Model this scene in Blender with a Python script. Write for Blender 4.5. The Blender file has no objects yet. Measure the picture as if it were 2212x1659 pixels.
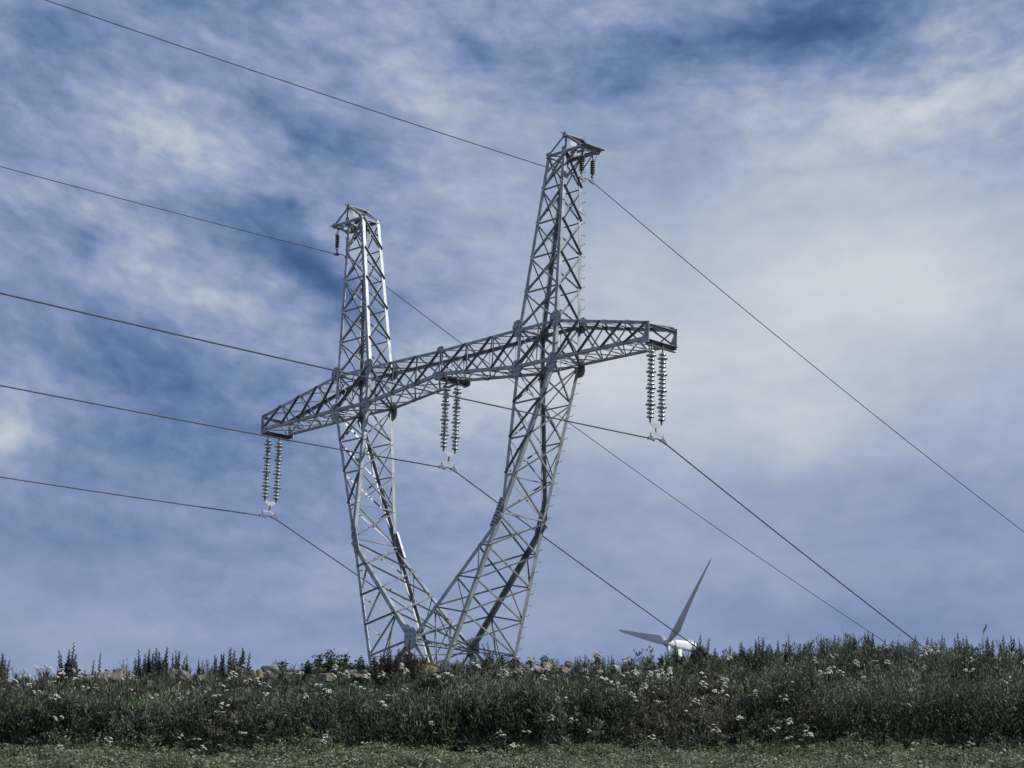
import bpy, math, random
import numpy as np
from mathutils import Vector, Matrix
R = math.radians
scn = bpy.context.scene
col = scn.collection
random.seed(7)
RNG = np.random.default_rng(11)

# ------------------------------------------------------------------ camera
EYE = 1.6
EL, ROLL, FPX = 0.2483, 0.0324, 9624.2           # pitch, roll, focal length in pixels of the 4096 px wide photo
cam_data = bpy.data.cameras.new("camera")
cam_data.sensor_width = 36.0
cam_data.lens = 36.0 * FPX / 4096.0
cam_data.clip_start = 0.5
cam_data.clip_end = 8000.0
cam = bpy.data.objects.new("camera", cam_data)
col.objects.link(cam)
_rt = Vector((1, 0, 0)); _fw = Vector((0, math.cos(EL), math.sin(EL))); _up = Vector((0, -math.sin(EL), math.cos(EL)))
_x = _rt * math.cos(ROLL) + _up * math.sin(ROLL)
_y = _up * math.cos(ROLL) - _rt * math.sin(ROLL)
_z = -_fw
cam.matrix_world = Matrix(((_x.x, _y.x, _z.x, 0), (_x.y, _y.y, _z.y, 0), (_x.z, _y.z, _z.z, EYE), (0, 0, 0, 1)))
scn.camera = cam

# ------------------------------------------------------------------ sun, exposure
SUN_AZ, SUN_EL = R(110), R(39)                   # azimuth clockwise from +Y (the way the camera looks)
SUN_STRENGTH = 4.8
SKY_STRENGTH = 0.10
scn.view_settings.view_transform = 'Standard'
scn.view_settings.look = 'None'
scn.view_settings.exposure = 0.0
scn.view_settings.gamma = 1.0
sun_data = bpy.data.lights.new("sun", 'SUN')
sun_data.energy = SUN_STRENGTH
sun_data.angle = R(0.5)
sun_data.color = (1.0, 0.965, 0.91)
sun = bpy.data.objects.new("sun", sun_data)
col.objects.link(sun)
sdir = Vector((math.sin(SUN_AZ) * math.cos(SUN_EL), math.cos(SUN_AZ) * math.cos(SUN_EL), math.sin(SUN_EL)))
sun.rotation_euler = sdir.to_track_quat('Z', 'Y').to_euler()
sun.location = (30, -30, 60)

# ------------------------------------------------------------------ sky with clouds
world = bpy.data.worlds.new("World")
scn.world = world
world.use_nodes = True


def build_sky():
    nt = world.node_tree
    N, L = nt.nodes, nt.links
    N.clear()
    out = N.new('ShaderNodeOutputWorld')
    bg = N.new('ShaderNodeBackground')
    bg.inputs['Strength'].default_value = SKY_STRENGTH
    L.new(bg.outputs[0], out.inputs[0])
    sky = N.new('ShaderNodeTexSky')
    sky.sky_type = 'NISHITA'
    sky.sun_disc = False
    sky.sun_elevation = SUN_EL
    sky.sun_rotation = SUN_AZ
    sky.altitude = 1500
    sky.air_density = 1.0
    sky.dust_density = 0.6
    sky.ozone_density = 2.0

    def math_(op, a, b=None, c=None):
        n = N.new('ShaderNodeMath'); n.operation = op
        for i, v in enumerate((a, b, c)):
            if v is None: continue
            if isinstance(v, (int, float)): n.inputs[i].default_value = v
            else: L.new(v, n.inputs[i])
        return n.outputs[0]
    tc = N.new('ShaderNodeTexCoord')
    sep = N.new('ShaderNodeSeparateXYZ')
    L.new(tc.outputs['Generated'], sep.inputs[0])
    X, Y, Z = sep.outputs
    az = math_('MULTIPLY', math_('ARCTAN2', X, Y), 180 / math.pi)     # degrees right of +Y
    el = math_('MULTIPLY', math_('ARCSINE', Z), 180 / math.pi)
    comb = N.new('ShaderNodeCombineXYZ')
    L.new(az, comb.inputs[0]); L.new(el, comb.inputs[1])

    def noise(vec, scale, detail=4.0, rough=0.55, dist=0.0):
        n = N.new('ShaderNodeTexNoise')
        n.inputs['Scale'].default_value = scale
        n.inputs['Detail'].default_value = detail
        n.inputs['Roughness'].default_value = rough
        n.inputs['Distortion'].default_value = dist
        L.new(vec, n.inputs['Vector'])
        return n
    # soft warp so that no cloud edge is an ellipse
    wn = noise(comb.outputs[0], 0.33, 3.0)
    sub = N.new('ShaderNodeVectorMath'); sub.operation = 'SUBTRACT'
    L.new(wn.outputs['Color'], sub.inputs[0]); sub.inputs[1].default_value = (0.5, 0.5, 0.5)
    scl = N.new('ShaderNodeVectorMath'); scl.operation = 'MULTIPLY'
    L.new(sub.outputs[0], scl.inputs[0]); scl.inputs[1].default_value = (3.2, 1.5, 0.0)
    wv = N.new('ShaderNodeVectorMath'); wv.operation = 'ADD'
    L.new(comb.outputs[0], wv.inputs[0]); L.new(scl.outputs[0], wv.inputs[1])
    total = None
    for (a, e, ra, re, rot, amp) in CLOUDS:
        mp = N.new('ShaderNodeMapping'); mp.vector_type = 'TEXTURE'
        mp.inputs['Location'].default_value = (a, e, 0)
        mp.inputs['Rotation'].default_value = (0, 0, R(rot))
        mp.inputs['Scale'].default_value = (ra, re, 1)
        L.new(wv.outputs[0], mp.inputs['Vector'])
        g = N.new('ShaderNodeTexGradient'); g.gradient_type = 'QUADRATIC_SPHERE'
        L.new(mp.outputs[0], g.inputs[0])
        t = math_('MULTIPLY', g.outputs['Fac'], amp)
        total = t if total is None else math_('ADD', total, t)
    # streaky high cloud: bands bend round like the rim of a dish
    da = math_('SUBTRACT', az, 2.6)
    k = math_('MULTIPLY', math_('MULTIPLY', da, da), 0.008)
    lift = math_('MAXIMUM', math_('MINIMUM', math_('MULTIPLY', math_('SUBTRACT', el, 7.5), 0.13), 1.2), 0.05)
    elb = math_('SUBTRACT', el, math_('MULTIPLY', k, lift))
    c2 = N.new('ShaderNodeCombineXYZ')
    L.new(math_('MULTIPLY', az, 0.30), c2.inputs[0]); L.new(elb, c2.inputs[1])
    n1 = noise(c2.outputs[0], 0.55, 5.0, 0.5, 0.25)
    c3 = N.new('ShaderNodeCombineXYZ')
    L.new(math_('MULTIPLY', az, 0.42), c3.inputs[0]); L.new(elb, c3.inputs[1]); c3.inputs[2].default_value = 7.3
    n2 = noise(c3.outputs[0], 1.5, 4.0, 0.55, 0.2)
    def clamp01(v): return math_('MINIMUM', math_('MAXIMUM', v, 0.0), 1.0)
    # the veil on the right is smooth; to the left and overhead it breaks into small puffs
    broken = math_('MAXIMUM', clamp01(math_('MULTIPLY', math_('SUBTRACT', 2.0, az), 0.16)), clamp01(math_('MULTIPLY', math_('SUBTRACT', el, 18.5), 0.3)))
    broken = math_('MULTIPLY', broken, clamp01(math_('MULTIPLY', math_('SUBTRACT', el, 8.0), 0.2)))
    d = math_('ADD', total, math_('MULTIPLY', math_('SUBTRACT', n1.outputs['Fac'], 0.5), math_('ADD', 0.34, math_('MULTIPLY', broken, 0.30))))
    d = math_('ADD', d, math_('MULTIPLY', math_('SUBTRACT', n2.outputs['Fac'], 0.5), math_('ADD', 0.12, math_('MULTIPLY', broken, 0.22))))
    c4 = N.new('ShaderNodeCombineXYZ')
    L.new(math_('MULTIPLY', az, 0.75), c4.inputs[0]); L.new(math_('MULTIPLY', elb, 1.25), c4.inputs[1]); c4.inputs[2].default_value = 3.1
    n3 = noise(c4.outputs[0], 1.9, 6.0, 0.55, 0.25)
    d = math_('ADD', d, math_('MULTIPLY', math_('SUBTRACT', n3.outputs['Fac'], 0.5), math_('ADD', 0.14, math_('MULTIPLY', broken, 0.40))))
    d = math_('MULTIPLY', math_('ADD', d, CLOUD_BASE), 0.865)
    ramp = N.new('ShaderNodeValToRGB')
    cr = ramp.color_ramp
    cr.interpolation = 'B_SPLINE'
    while len(cr.elements) < len(CLOUD_RAMP): cr.elements.new(0.5)
    for e_, (pos, rgb) in zip(cr.elements, CLOUD_RAMP):
        e_.position = pos
        e_.color = tuple(((c / 255 + 0.055) / 1.055) ** 2.4 for c in rgb) + (1,)
    L.new(d, ramp.inputs[0])
    up = N.new('ShaderNodeVectorMath'); up.operation = 'SCALE'
    L.new(ramp.outputs[0], up.inputs[0]); up.inputs['Scale'].default_value = 1.0 / SKY_STRENGTH
    # clear air shows only where the cloud is thinnest
    gap = N.new('ShaderNodeMapRange')
    L.new(d, gap.inputs['Value'])
    gap.inputs['From Min'].default_value = -0.1; gap.inputs['From Max'].default_value = 0.45
    gap.inputs['To Min'].default_value = 0.55; gap.inputs['To Max'].default_value = 1.0
    deep = N.new('ShaderNodeVectorMath'); deep.operation = 'MULTIPLY'
    L.new(sky.outputs[0], deep.inputs[0]); deep.inputs[1].default_value = SKY_TINT
    mix = N.new('ShaderNodeMix'); mix.data_type = 'RGBA'
    L.new(gap.outputs[0], mix.inputs['Factor'])
    L.new(deep.outputs[0], mix.inputs['A']); L.new(up.outputs[0], mix.inputs['B'])
    L.new(mix.outputs['Result'], bg.inputs['Color'])


SKY_TINT = (0.35, 0.50, 0.62)
CLOUD_BASE = 0.625
CLOUD_RAMP = [(0.0, (62, 92, 132)), (0.16, (80, 108, 148)), (0.34, (105, 129, 168)), (0.50, (127, 146, 182)),
              (0.64, (150, 165, 194)), (0.76, (173, 184, 203)), (0.88, (190, 198, 211)), (1.0, (205, 212, 220))]


def _px(px, py, rx, ry, rot, amp):               # a patch of sky, noted from a 2212 px wide print
    d = 0.01102
    return ((px - 1106) * d * 1.03, 14.2 + (829.5 - py) * d, rx * d, ry * d, rot, amp)


CLOUDS = [_px(*a) for a in (
    (1850, 570, 1400, 720, 5, 0.50), (1300, 780, 800, 420, 0, 0.26), (1980, 240, 560, 130, 16, 0.36),
    (2100, 60, 260, 160, 20, 0.18), (1750, 880, 1000, 260, 0, 0.24), (2000, 640, 700, 360, 0, 0.14),
    (850, 190, 560, 150, -18, 0.34), (800, 40, 260, 120, -20, 0.22), (330, 330, 560, 120, -24, 0.30),
    (950, 420, 420, 140, -10, 0.20), (280, 560, 460, 100, -22, 0.24), (480, 700, 420, 80, -18, 0.15),
    (950, 850, 520, 300, 0, 0.26), (25, 990, 120, 220, 0, 0.42),
    (640, 590, 400, 120, -30, -0.72), (590, 460, 110, 80, 0, -0.50), (160, 590, 200, 80, -15, -0.30),
    (1740, 60, 800, 170, 8, -0.58), (1000, 95, 320, 80, -10, -0.32), (660, 320, 380, 70, -25, -0.42),
    (80, 150, 380, 320, 0, -0.20), (300, 20, 900, 120, -5, -0.36), (1330, 190, 300, 90, 0, -0.22),
    (280, 800, 600, 140, -18, -0.32), (250, 980, 800, 200, -4, -0.22), (1250, 1230, 1700, 330, 0, 0.13), (650, 1020, 500, 240, 0, -0.14),
    (300, 1180, 900, 200, 0, -0.16), (1900, 1330, 700, 180, 3, -0.12), (1300, 1220, 600, 200, 0, -0.05),
    (1000, 1200, 360, 70, 8, 0.08), (300, 1390, 700, 130, 3, 0.12))]
build_sky()

# ------------------------------------------------------------------ helpers


def tag(o, label=None, cat=None, group=None, kind=None):
    if label: o['label'] = label
    if cat: o['category'] = cat
    if group: o['group'] = group
    if kind: o['kind'] = kind
    return o


def empty(name, loc=(0, 0, 0), rz=0.0):
    o = bpy.data.objects.new(name, None)
    o.empty_display_size = 0.3
    o.location = loc
    o.rotation_euler = (0, 0, rz)
    col.objects.link(o)
    return o


class MB:
    def __init__(self):
        self.v = []; self.f = []

    def add(self, verts, faces):
        b = len(self.v)
        self.v += [tuple(p) for p in verts]
        self.f += [tuple(i + b for i in f) for f in faces]

    def box8(self, c):
        self.add(c, [(0, 3, 2, 1), (4, 5, 6, 7), (0, 1, 5, 4), (1, 2, 6, 5), (2, 3, 7, 6), (3, 0, 4, 7)])

    def bar(self, a, b, d1, d2, r1, r2):
        """box along a-b spanning r1 along d1 and r2 along d2"""
        c = []
        for p in (a, b):
            for (s, t) in ((r1[0], r2[0]), (r1[1], r2[0]), (r1[1], r2[1]), (r1[0], r2[1])):
                c.append(p + d1 * s + d2 * t)
        self.box8(c)

    def angle(self, a, b, d1, d2, w, t):
        """L section, heel on a-b, flanges along d1 and d2"""
        ax = (b - a).normalized()
        d1 = (d1 - ax * d1.dot(ax)).normalized()
        d2 = (d2 - ax * d2.dot(ax)).normalized()
        self.bar(a, b, d1, d2, (0, w), (0, t))
        self.bar(a, b, d1, d2, (0, t), (t, w))

    def brace(self, a, b, inw, w=0.075, outside=False, t=0.009, gap=0.016, trim=0.0):
        w *= 0.80
        ax = (b - a).normalized()
        if trim: a = a + ax * trim; b = b - ax * trim
        inw = (inw - ax * inw.dot(ax)).normalized()
        pl = ax.cross(inw)
        if pl.z < 0: pl = -pl
        if outside:
            s = -(0.004)
            self.bar(a, b, pl, inw, (-w / 2, w / 2), (s - t, s))
            self.bar(a, b, pl, inw, (w / 2 - t, w / 2), (s - w, s - t))
        else:
            s = gap
            self.bar(a, b, pl, inw, (-w / 2, w / 2), (s, s + t))
            self.bar(a, b, pl, inw, (-w / 2, -w / 2 + t), (s + t, s + w))

    def tube(self, pts, rad, n=6, closed_ends=True):
        pts = [Vector(p) for p in pts]
        rings = []
        for i, p in enumerate(pts):
            d = (pts[min(i + 1, len(pts) - 1)] - pts[max(i - 1, 0)]).normalized()
            u = d.cross(Vector((0, 0, 1)))
            if u.length < 1e-3: u = Vector((1, 0, 0))
            u.normalize(); v = d.cross(u)
            r = rad[i] if isinstance(rad, (list, tuple)) else rad
            rings.append([p + (u * math.cos(2 * math.pi * k / n) + v * math.sin(2 * math.pi * k / n)) * r for k in range(n)])
        vs = [q for r in rings for q in r]
        fs = []
        for i in range(len(pts) - 1):
            for k in range(n):
                fs.append((i * n + k, i * n + (k + 1) % n, (i + 1) * n + (k + 1) % n, (i + 1) * n + k))
        if closed_ends:
            fs.append(tuple(range(n - 1, -1, -1)))
            fs.append(tuple((len(pts) - 1) * n + k for k in range(n)))
        self.add(vs, fs)

    def lathe(self, prof, n=16, c=(0, 0, 0)):
        vs = []; fs = []
        for (r, z) in prof:
            for k in range(n):
                a = 2 * math.pi * k / n
                vs.append((c[0] + r * math.cos(a), c[1] + r * math.sin(a), c[2] + z))
        m = len(prof)
        for i in range(m - 1):
            for k in range(n):
                fs.append((i * n + k, i * n + (k + 1) % n, (i + 1) * n + (k + 1) % n, (i + 1) * n + k))
        self.add(vs, fs)

    def plate(self, poly, nrm, t):
        """polygon extruded t along nrm"""
        n = len(poly)
        vs = [Vector(p) for p in poly] + [Vector(p) + nrm * t for p in poly]
        fs = [tuple(range(n - 1, -1, -1)), tuple(range(n, 2 * n))]
        fs += [(i, (i + 1) % n, n + (i + 1) % n, n + i) for i in range(n)]
        self.add(vs, fs)

    def bolt(self, p, nrm, r=0.022, h=0.03):
        nrm = nrm.normalized()
        u = nrm.cross(Vector((0, 0, 1)))
        if u.length < 1e-3: u = Vector((1, 0, 0))
        u.normalize(); v = nrm.cross(u)
        ring = [p + (u * math.cos(k * math.pi / 3) + v * math.sin(k * math.pi / 3)) * r for k in range(6)]
        self.plate(ring, nrm, h)

    def build(self, name, mat, parent=None, smooth=False):
        me = bpy.data.meshes.new(name)
        me.from_pydata(self.v, [], self.f)
        me.materials.append(mat)
        if smooth: me.shade_smooth()
        me.update()
        o = bpy.data.objects.new(name, me)
        col.objects.link(o)
        if parent: o.parent = parent
        return o


def mesh_np(name, verts, quads, mat, tint=None, parent=None):
    """big mesh of separate quads from numpy arrays"""
    me = bpy.data.meshes.new(name)
    nv, nq = len(verts), len(quads)
    me.vertices.add(nv)
    me.vertices.foreach_set('co', np.ascontiguousarray(verts, dtype=np.float32).ravel())
    me.loops.add(nq * 4)
    me.loops.foreach_set('vertex_index', np.ascontiguousarray(quads, dtype=np.int32).ravel())
    me.polygons.add(nq)
    me.polygons.foreach_set('loop_start', np.arange(0, nq * 4, 4, dtype=np.int32))
    me.update(calc_edges=True)
    if tint is not None:
        at = me.color_attributes.new('tint', 'FLOAT_COLOR', 'POINT')
        c = np.ones((nv, 4), np.float32); c[:, :3] = tint
        at.data.foreach_set('color', c.ravel())
    me.materials.append(mat)
    me.validate()
    o = bpy.data.objects.new(name, me)
    col.objects.link(o)
    if parent: o.parent = parent
    return o


def copy_tree(o, parent=None):
    c = o.copy()
    col.objects.link(c)
    if parent: c.parent = parent
    for ch in list(o.children): copy_tree(ch, c)
    return c

# ------------------------------------------------------------------ materials


def material(name, base, rough=0.6, metal=0.0, noise=None, bump=None, **kw):
    m = bpy.data.materials.new(name)
    m.use_nodes = True
    nt = m.node_tree
    b = nt.nodes['Principled BSDF']
    b.inputs['Base Color'].default_value = (*base, 1)
    b.inputs['Roughness'].default_value = rough
    b.inputs['Metallic'].default_value = metal
    for k, v in kw.items(): b.inputs[k].default_value = v
    tc = nt.nodes.new('ShaderNodeTexCoord')
    if noise:
        scale, c2 = noise
        n = nt.nodes.new('ShaderNodeTexNoise')
        n.inputs['Scale'].default_value = scale; n.inputs['Detail'].default_value = 5
        nt.links.new(tc.outputs['Object'], n.inputs['Vector'])
        r = nt.nodes.new('ShaderNodeValToRGB')
        r.color_ramp.elements[0].position = 0.3; r.color_ramp.elements[1].position = 0.7
        r.color_ramp.elements[0].color = (*base, 1); r.color_ramp.elements[1].color = (*c2, 1)
        nt.links.new(n.outputs['Fac'], r.inputs[0])
        nt.links.new(r.outputs[0], b.inputs['Base Color'])
    if bump:
        n = nt.nodes.new('ShaderNodeTexNoise')
        n.inputs['Scale'].default_value = bump[0]; n.inputs['Detail'].default_value = 6
        nt.links.new(tc.outputs['Object'], n.inputs['Vector'])
        bp = nt.nodes.new('ShaderNodeBump'); bp.inputs['Strength'].default_value = bump[1]
        bp.inputs['Distance'].default_value = 0.05
        nt.links.new(n.outputs['Fac'], bp.inputs['Height'])
        nt.links.new(bp.outputs[0], b.inputs['Normal'])
    return m


def leaf_material(name, trans=0.25, rough=0.55):
    m = bpy.data.materials.new(name)
    m.use_nodes = True
    nt = m.node_tree
    b = nt.nodes['Principled BSDF']
    b.inputs['Roughness'].default_value = rough
    b.inputs['Specular IOR Level'].default_value = 0.3
    at = nt.nodes.new('ShaderNodeAttribute'); at.attribute_name = 'tint'
    nt.links.new(at.outputs['Color'], b.inputs['Base Color'])
    tr = nt.nodes.new('ShaderNodeBsdfTranslucent')
    nt.links.new(at.outputs['Color'], tr.inputs['Color'])
    mx = nt.nodes.new('ShaderNodeMixShader'); mx.inputs[0].default_value = trans
    out = nt.nodes['Material Output']
    nt.links.new(b.outputs[0], mx.inputs[1]); nt.links.new(tr.outputs[0], mx.inputs[2])
    nt.links.new(mx.outputs[0], out.inputs['Surface'])
    return m


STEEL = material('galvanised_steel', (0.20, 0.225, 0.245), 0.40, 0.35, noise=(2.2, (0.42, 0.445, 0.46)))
BRACE = material('shaded_brace_steel', (0.14, 0.155, 0.17), 0.42, 0.35, noise=(2.0, (0.30, 0.32, 0.34)))  # same steel as the legs, flange shade put into a darker colour
PLATE = material('galvanised_plate', (0.26, 0.285, 0.30), 0.48, 0.25, noise=(5.0, (0.40, 0.425, 0.435)))
BOLT = material('dark_bolt_steel', (0.07, 0.075, 0.085), 0.6, 0.4)
FITTING = material('forged_fitting', (0.12, 0.13, 0.15), 0.5, 0.6)
GLASS = material('toughened_glass', (0.46, 0.57, 0.62), 0.22, 0.0, **{'Transmission Weight': 0.7, 'IOR': 1.45, 'Specular IOR Level': 0.6})
CAP = material('dull_iron_cap', (0.085, 0.095, 0.105), 0.75, 0.0)
PORCELAIN = material('brown_porcelain', (0.035, 0.022, 0.02), 0.25)
CABLE = material('weathered_aluminium_cable', (0.032, 0.036, 0.046), 0.65, 0.0)
WHITE = material('white_turbine_paint', (0.66, 0.68, 0.69), 0.5, 0.0, noise=(0.35, (0.52, 0.54, 0.55)))
BLADE = material('grey_blade_paint', (0.50, 0.51, 0.50), 0.45, 0.0, noise=(0.1, (0.44, 0.45, 0.44)))
ROCK = material('tan_stone', (0.12, 0.108, 0.088), 0.9, 0.0, noise=(4.5, (0.21, 0.185, 0.145)), bump=(9.0, 0.7))
ROCKG = material('grey_stone', (0.10, 0.092, 0.08), 0.9, 0.0, noise=(4.0, (0.19, 0.17, 0.14)), bump=(9.0, 0.7))
ROCKY = material('ochre_stone', (0.15, 0.125, 0.065), 0.9, 0.0, noise=(5.0, (0.22, 0.18, 0.095)), bump=(9.0, 0.7))
SOIL = material('dry_soil', (0.055, 0.05, 0.035), 0.95, 0.0, noise=(0.9, (0.075, 0.08, 0.045)), bump=(4.0, 0.6))
CONCRETE = material('concrete', (0.32, 0.31, 0.29), 0.9, 0.0, noise=(6.0, (0.25, 0.245, 0.23)))
LEAF = leaf_material('leaf', 0.32)
DRY = leaf_material('stem', 0.05, 0.8)
PETAL = material('cream_petal', (0.58, 0.58, 0.50), 0.8, 0.0, noise=(40.0, (0.42, 0.42, 0.35)))

# ------------------------------------------------------------------ ground
CREST_X = [-40, -8.0, -6.8, -5.6, -4.05, -2.85, -1.25, 0.35, 1.55, 2.76, 3.96, 5.17, 6.37, 8.4, 40]
CREST_Z = [6.0, 6.16, 6.22, 6.21, 6.30, 6.45, 6.56, 6.58, 6.65, 6.73, 6.84, 6.90, 6.93, 6.99, 7.5]


def ground_z(x, y):
    x = np.atleast_1d(np.asarray(x, float)); y = np.atleast_1d(np.asarray(y, float))
    xx, yy = np.broadcast_arrays(x, y)
    crest = np.interp(xx, CREST_X, CREST_Z)
    foot = 4.93 + 0.032 * np.clip(xx, -60, 60)
    z = np.empty(xx.shape)
    ys = [-400, -8, 5, 24, 28, 34.45]
    zs = [np.full(xx.shape, v) for v in (-6.0, 0.0, 0.0, 3.40, 3.86)] + [foot - 0.14]
    ys += [34.75, 37.0, 38.2, 39.6, 60, 118, 260, 420, 883, 1150, 4000]
    zs += [foot + 0.30, crest - 0.62, crest - 0.16, crest, crest + 0.15, crest + 0.2,
           np.full(xx.shape, -48.0), np.full(xx.shape, -40.0), np.full(xx.shape, 48.0), np.full(xx.shape, 40.0), np.full(xx.shape, -60.0)]
    zs[3] = zs[3] + 0.03 * np.clip(xx, -60, 60); zs[4] = zs[4] + 0.03 * np.clip(xx, -60, 60)
    z[:] = zs[0]
    for i in range(len(ys) - 1):
        t = np.clip((yy - ys[i]) / (ys[i + 1] - ys[i]), 0, 1)
        if i > 9: t = t * t * (3 - 2 * t)
        z = np.where(yy >= ys[i], zs[i] * (1 - t) + zs[i + 1] * t, z)
    near = np.clip((yy - 10) / 15, 0, 1) * np.clip((60 - yy) / 15, 0, 1)
    bump = 0.05 * np.sin(1.7 * xx + 0.9 * yy) + 0.04 * np.sin(3.1 * xx - 2.3 * yy + 1.0) + 0.03 * np.sin(5.3 * xx + 4.1 * yy)
    return z + near * bump


def make_ground():
    xs = np.concatenate([np.linspace(-1800, -60, 24), np.linspace(-40, -14, 27), np.linspace(-13, 13, 131), np.linspace(14, 40, 27), np.linspace(60, 1800, 24)])
    ys = np.concatenate([np.linspace(-400, -10, 20), np.linspace(-8, 24, 33), np.linspace(24.5, 42, 88), np.linspace(43, 120, 60), np.linspace(125, 1200, 90), np.linspace(1250, 4000, 20)])
    gx, gy = np.meshgrid(xs, ys)
    gz = ground_z(gx, gy)
    v = np.stack([gx, gy, gz], -1).reshape(-1, 3)
    nx, ny = len(xs), len(ys)
    i = np.arange(ny - 1)[:, None] * nx + np.arange(nx - 1)[None]
    q = np.stack([i, i + 1, i + 1 + nx, i + nx], -1).reshape(-1, 4)
    o = mesh_np('ground', v, q, SOIL)
    o.data.shade_smooth()
    tag(o, kind='structure')


make_ground()

# ------------------------------------------------------------------ transmission tower
TOWER_LOC = Vector((-2.3407, 91.5497, 24.4902))   # crossarm level, midway between the masts
TOWER_RZ = -0.826
V3 = Vector


def lerp(a, b, t): return a + (b - a) * t


XO, XI, DA, H, XOT, XIT, DM = 6.462, 4.40, 0.682, 1.558, 6.468, 4.411, 0.635
XT, ZT1, ZT0, DT = 11.311, 0.583, -0.078, 0.694
ZC0, ZC1 = 0.465, 1.503
ZP, XPI, XPO, XPT, DP, HA = 8.281, 5.55, 6.486, 7.443, 0.468, 0.659
XK, ZK, DK = 4.297, -5.657, 1.139
ZCR, DCR = -9.965, 1.555
XB, ZB, DB = 1.836, -12.0, 1.805
GROUND_T = -17.55

tower = empty('transmission_tower', TOWER_LOC, TOWER_RZ)
tag(tower, 'tall galvanised steel lattice pylon with two masts, a crossarm and a V shaped body', 'pylon')


def corner_leg(parent, pts, sx, sy, w=0.14, t=0.014):
    """one main leg: angle section with its heel on the outer corner of the lattice"""
    mb = MB()
    for a, b in zip(pts[:-1], pts[1:]):
        mb.angle(V3(a), V3(b), V3((-sx, 0, 0)), V3((0, -sy, 0)), w, t)
    return mb.build('main_leg', STEEL, parent)


def face_panels(mb, A, B, inw, wx=0.075, wh=0.07, horiz=True, first_h=False, last=True, flip=False, sub=False):
    """X bracing between two node chains A and B lying in one face"""
    n = len(A)
    for i in range(n - 1):
        a0, a1, b0, b1 = A[i], A[i + 1], B[i], B[i + 1]
        d1 = (a0, b1); d2 = (a1, b0)
        if flip: d1, d2 = d2, d1
        if last or i < n - 2:
            mb.brace(*d1, inw, wx * 1.15, outside=True, trim=0.05)
            mb.brace(*d2, inw, wx, outside=False, trim=0.05)
        if horiz and (i > 0 or first_h): mb.brace(a0, b0, inw, wh, outside=False, gap=0.03, trim=0.02)
        if sub:
            c = (a0 + b1) * 0.5
            mb.brace(lerp(a0, a1, 0.5), c, inw, 0.045, outside=False, gap=0.05)


def node(s, x, t, d, z): return V3((s * x, t * d, z))


def chain(f, ts): return [f(t) for t in ts]


def gusset(parent, c, nrm, w, h, bolts=9, skew=0.0, name='gusset_plate'):
    mb = MB(); bb = MB()
    nrm = nrm.normalized()
    u = V3((0, 0, 1)).cross(nrm)
    if u.length < 1e-3: u = V3((1, 0, 0))
    u.normalize(); v = nrm.cross(u)
    poly = []
    for (a, b) in ((-0.5, -0.22), (-0.22, -0.5), (0.22, -0.5), (0.5, -0.2), (0.5, 0.22), (0.2, 0.5), (-0.2, 0.5), (-0.5, 0.2)):
        poly.append(c + u * (a * w + skew * b * h) + v * (b * h) + nrm * 0.024)
    mb.plate(poly, nrm, 0.014)
    o = mb.build(name, PLATE, parent)
    rnd = random.Random(int(abs(c.x * 91 + c.z * 37) * 10))
    for k in range(bolts):
        a = -0.36 + 0.36 * (k % 3); b = -0.36 + 0.72 * (k // 3) / max(1, (bolts - 1) // 3)
        p = c + u * (a * w * (1 - 0.25 * abs(b)) + skew * b * h) + v * (b * h + 0.02 * rnd.uniform(-1, 1)) + nrm * 0.038
        bb.bolt(p, nrm)
    b = bb.build('bolt_head', BOLT, o) if bolts and False else None
    if bolts:
        # bolt heads stay in the plate's own mesh, with a darker material slot
        me = o.data
        nv0 = len(me.vertices); nf0 = len(me.polygons)
        vs = [tuple(v_.co) for v_ in me.vertices] + bb.v
        fs = [tuple(p_.vertices) for p_ in me.polygons] + [tuple(i + nv0 for i in f) for f in bb.f]
        me.clear_geometry(); me.from_pydata(vs, [], fs)
        me.materials.append(BOLT)
        for p_ in me.polygons[nf0:]: p_.material_index = 1
        me.update()
    return o


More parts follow.
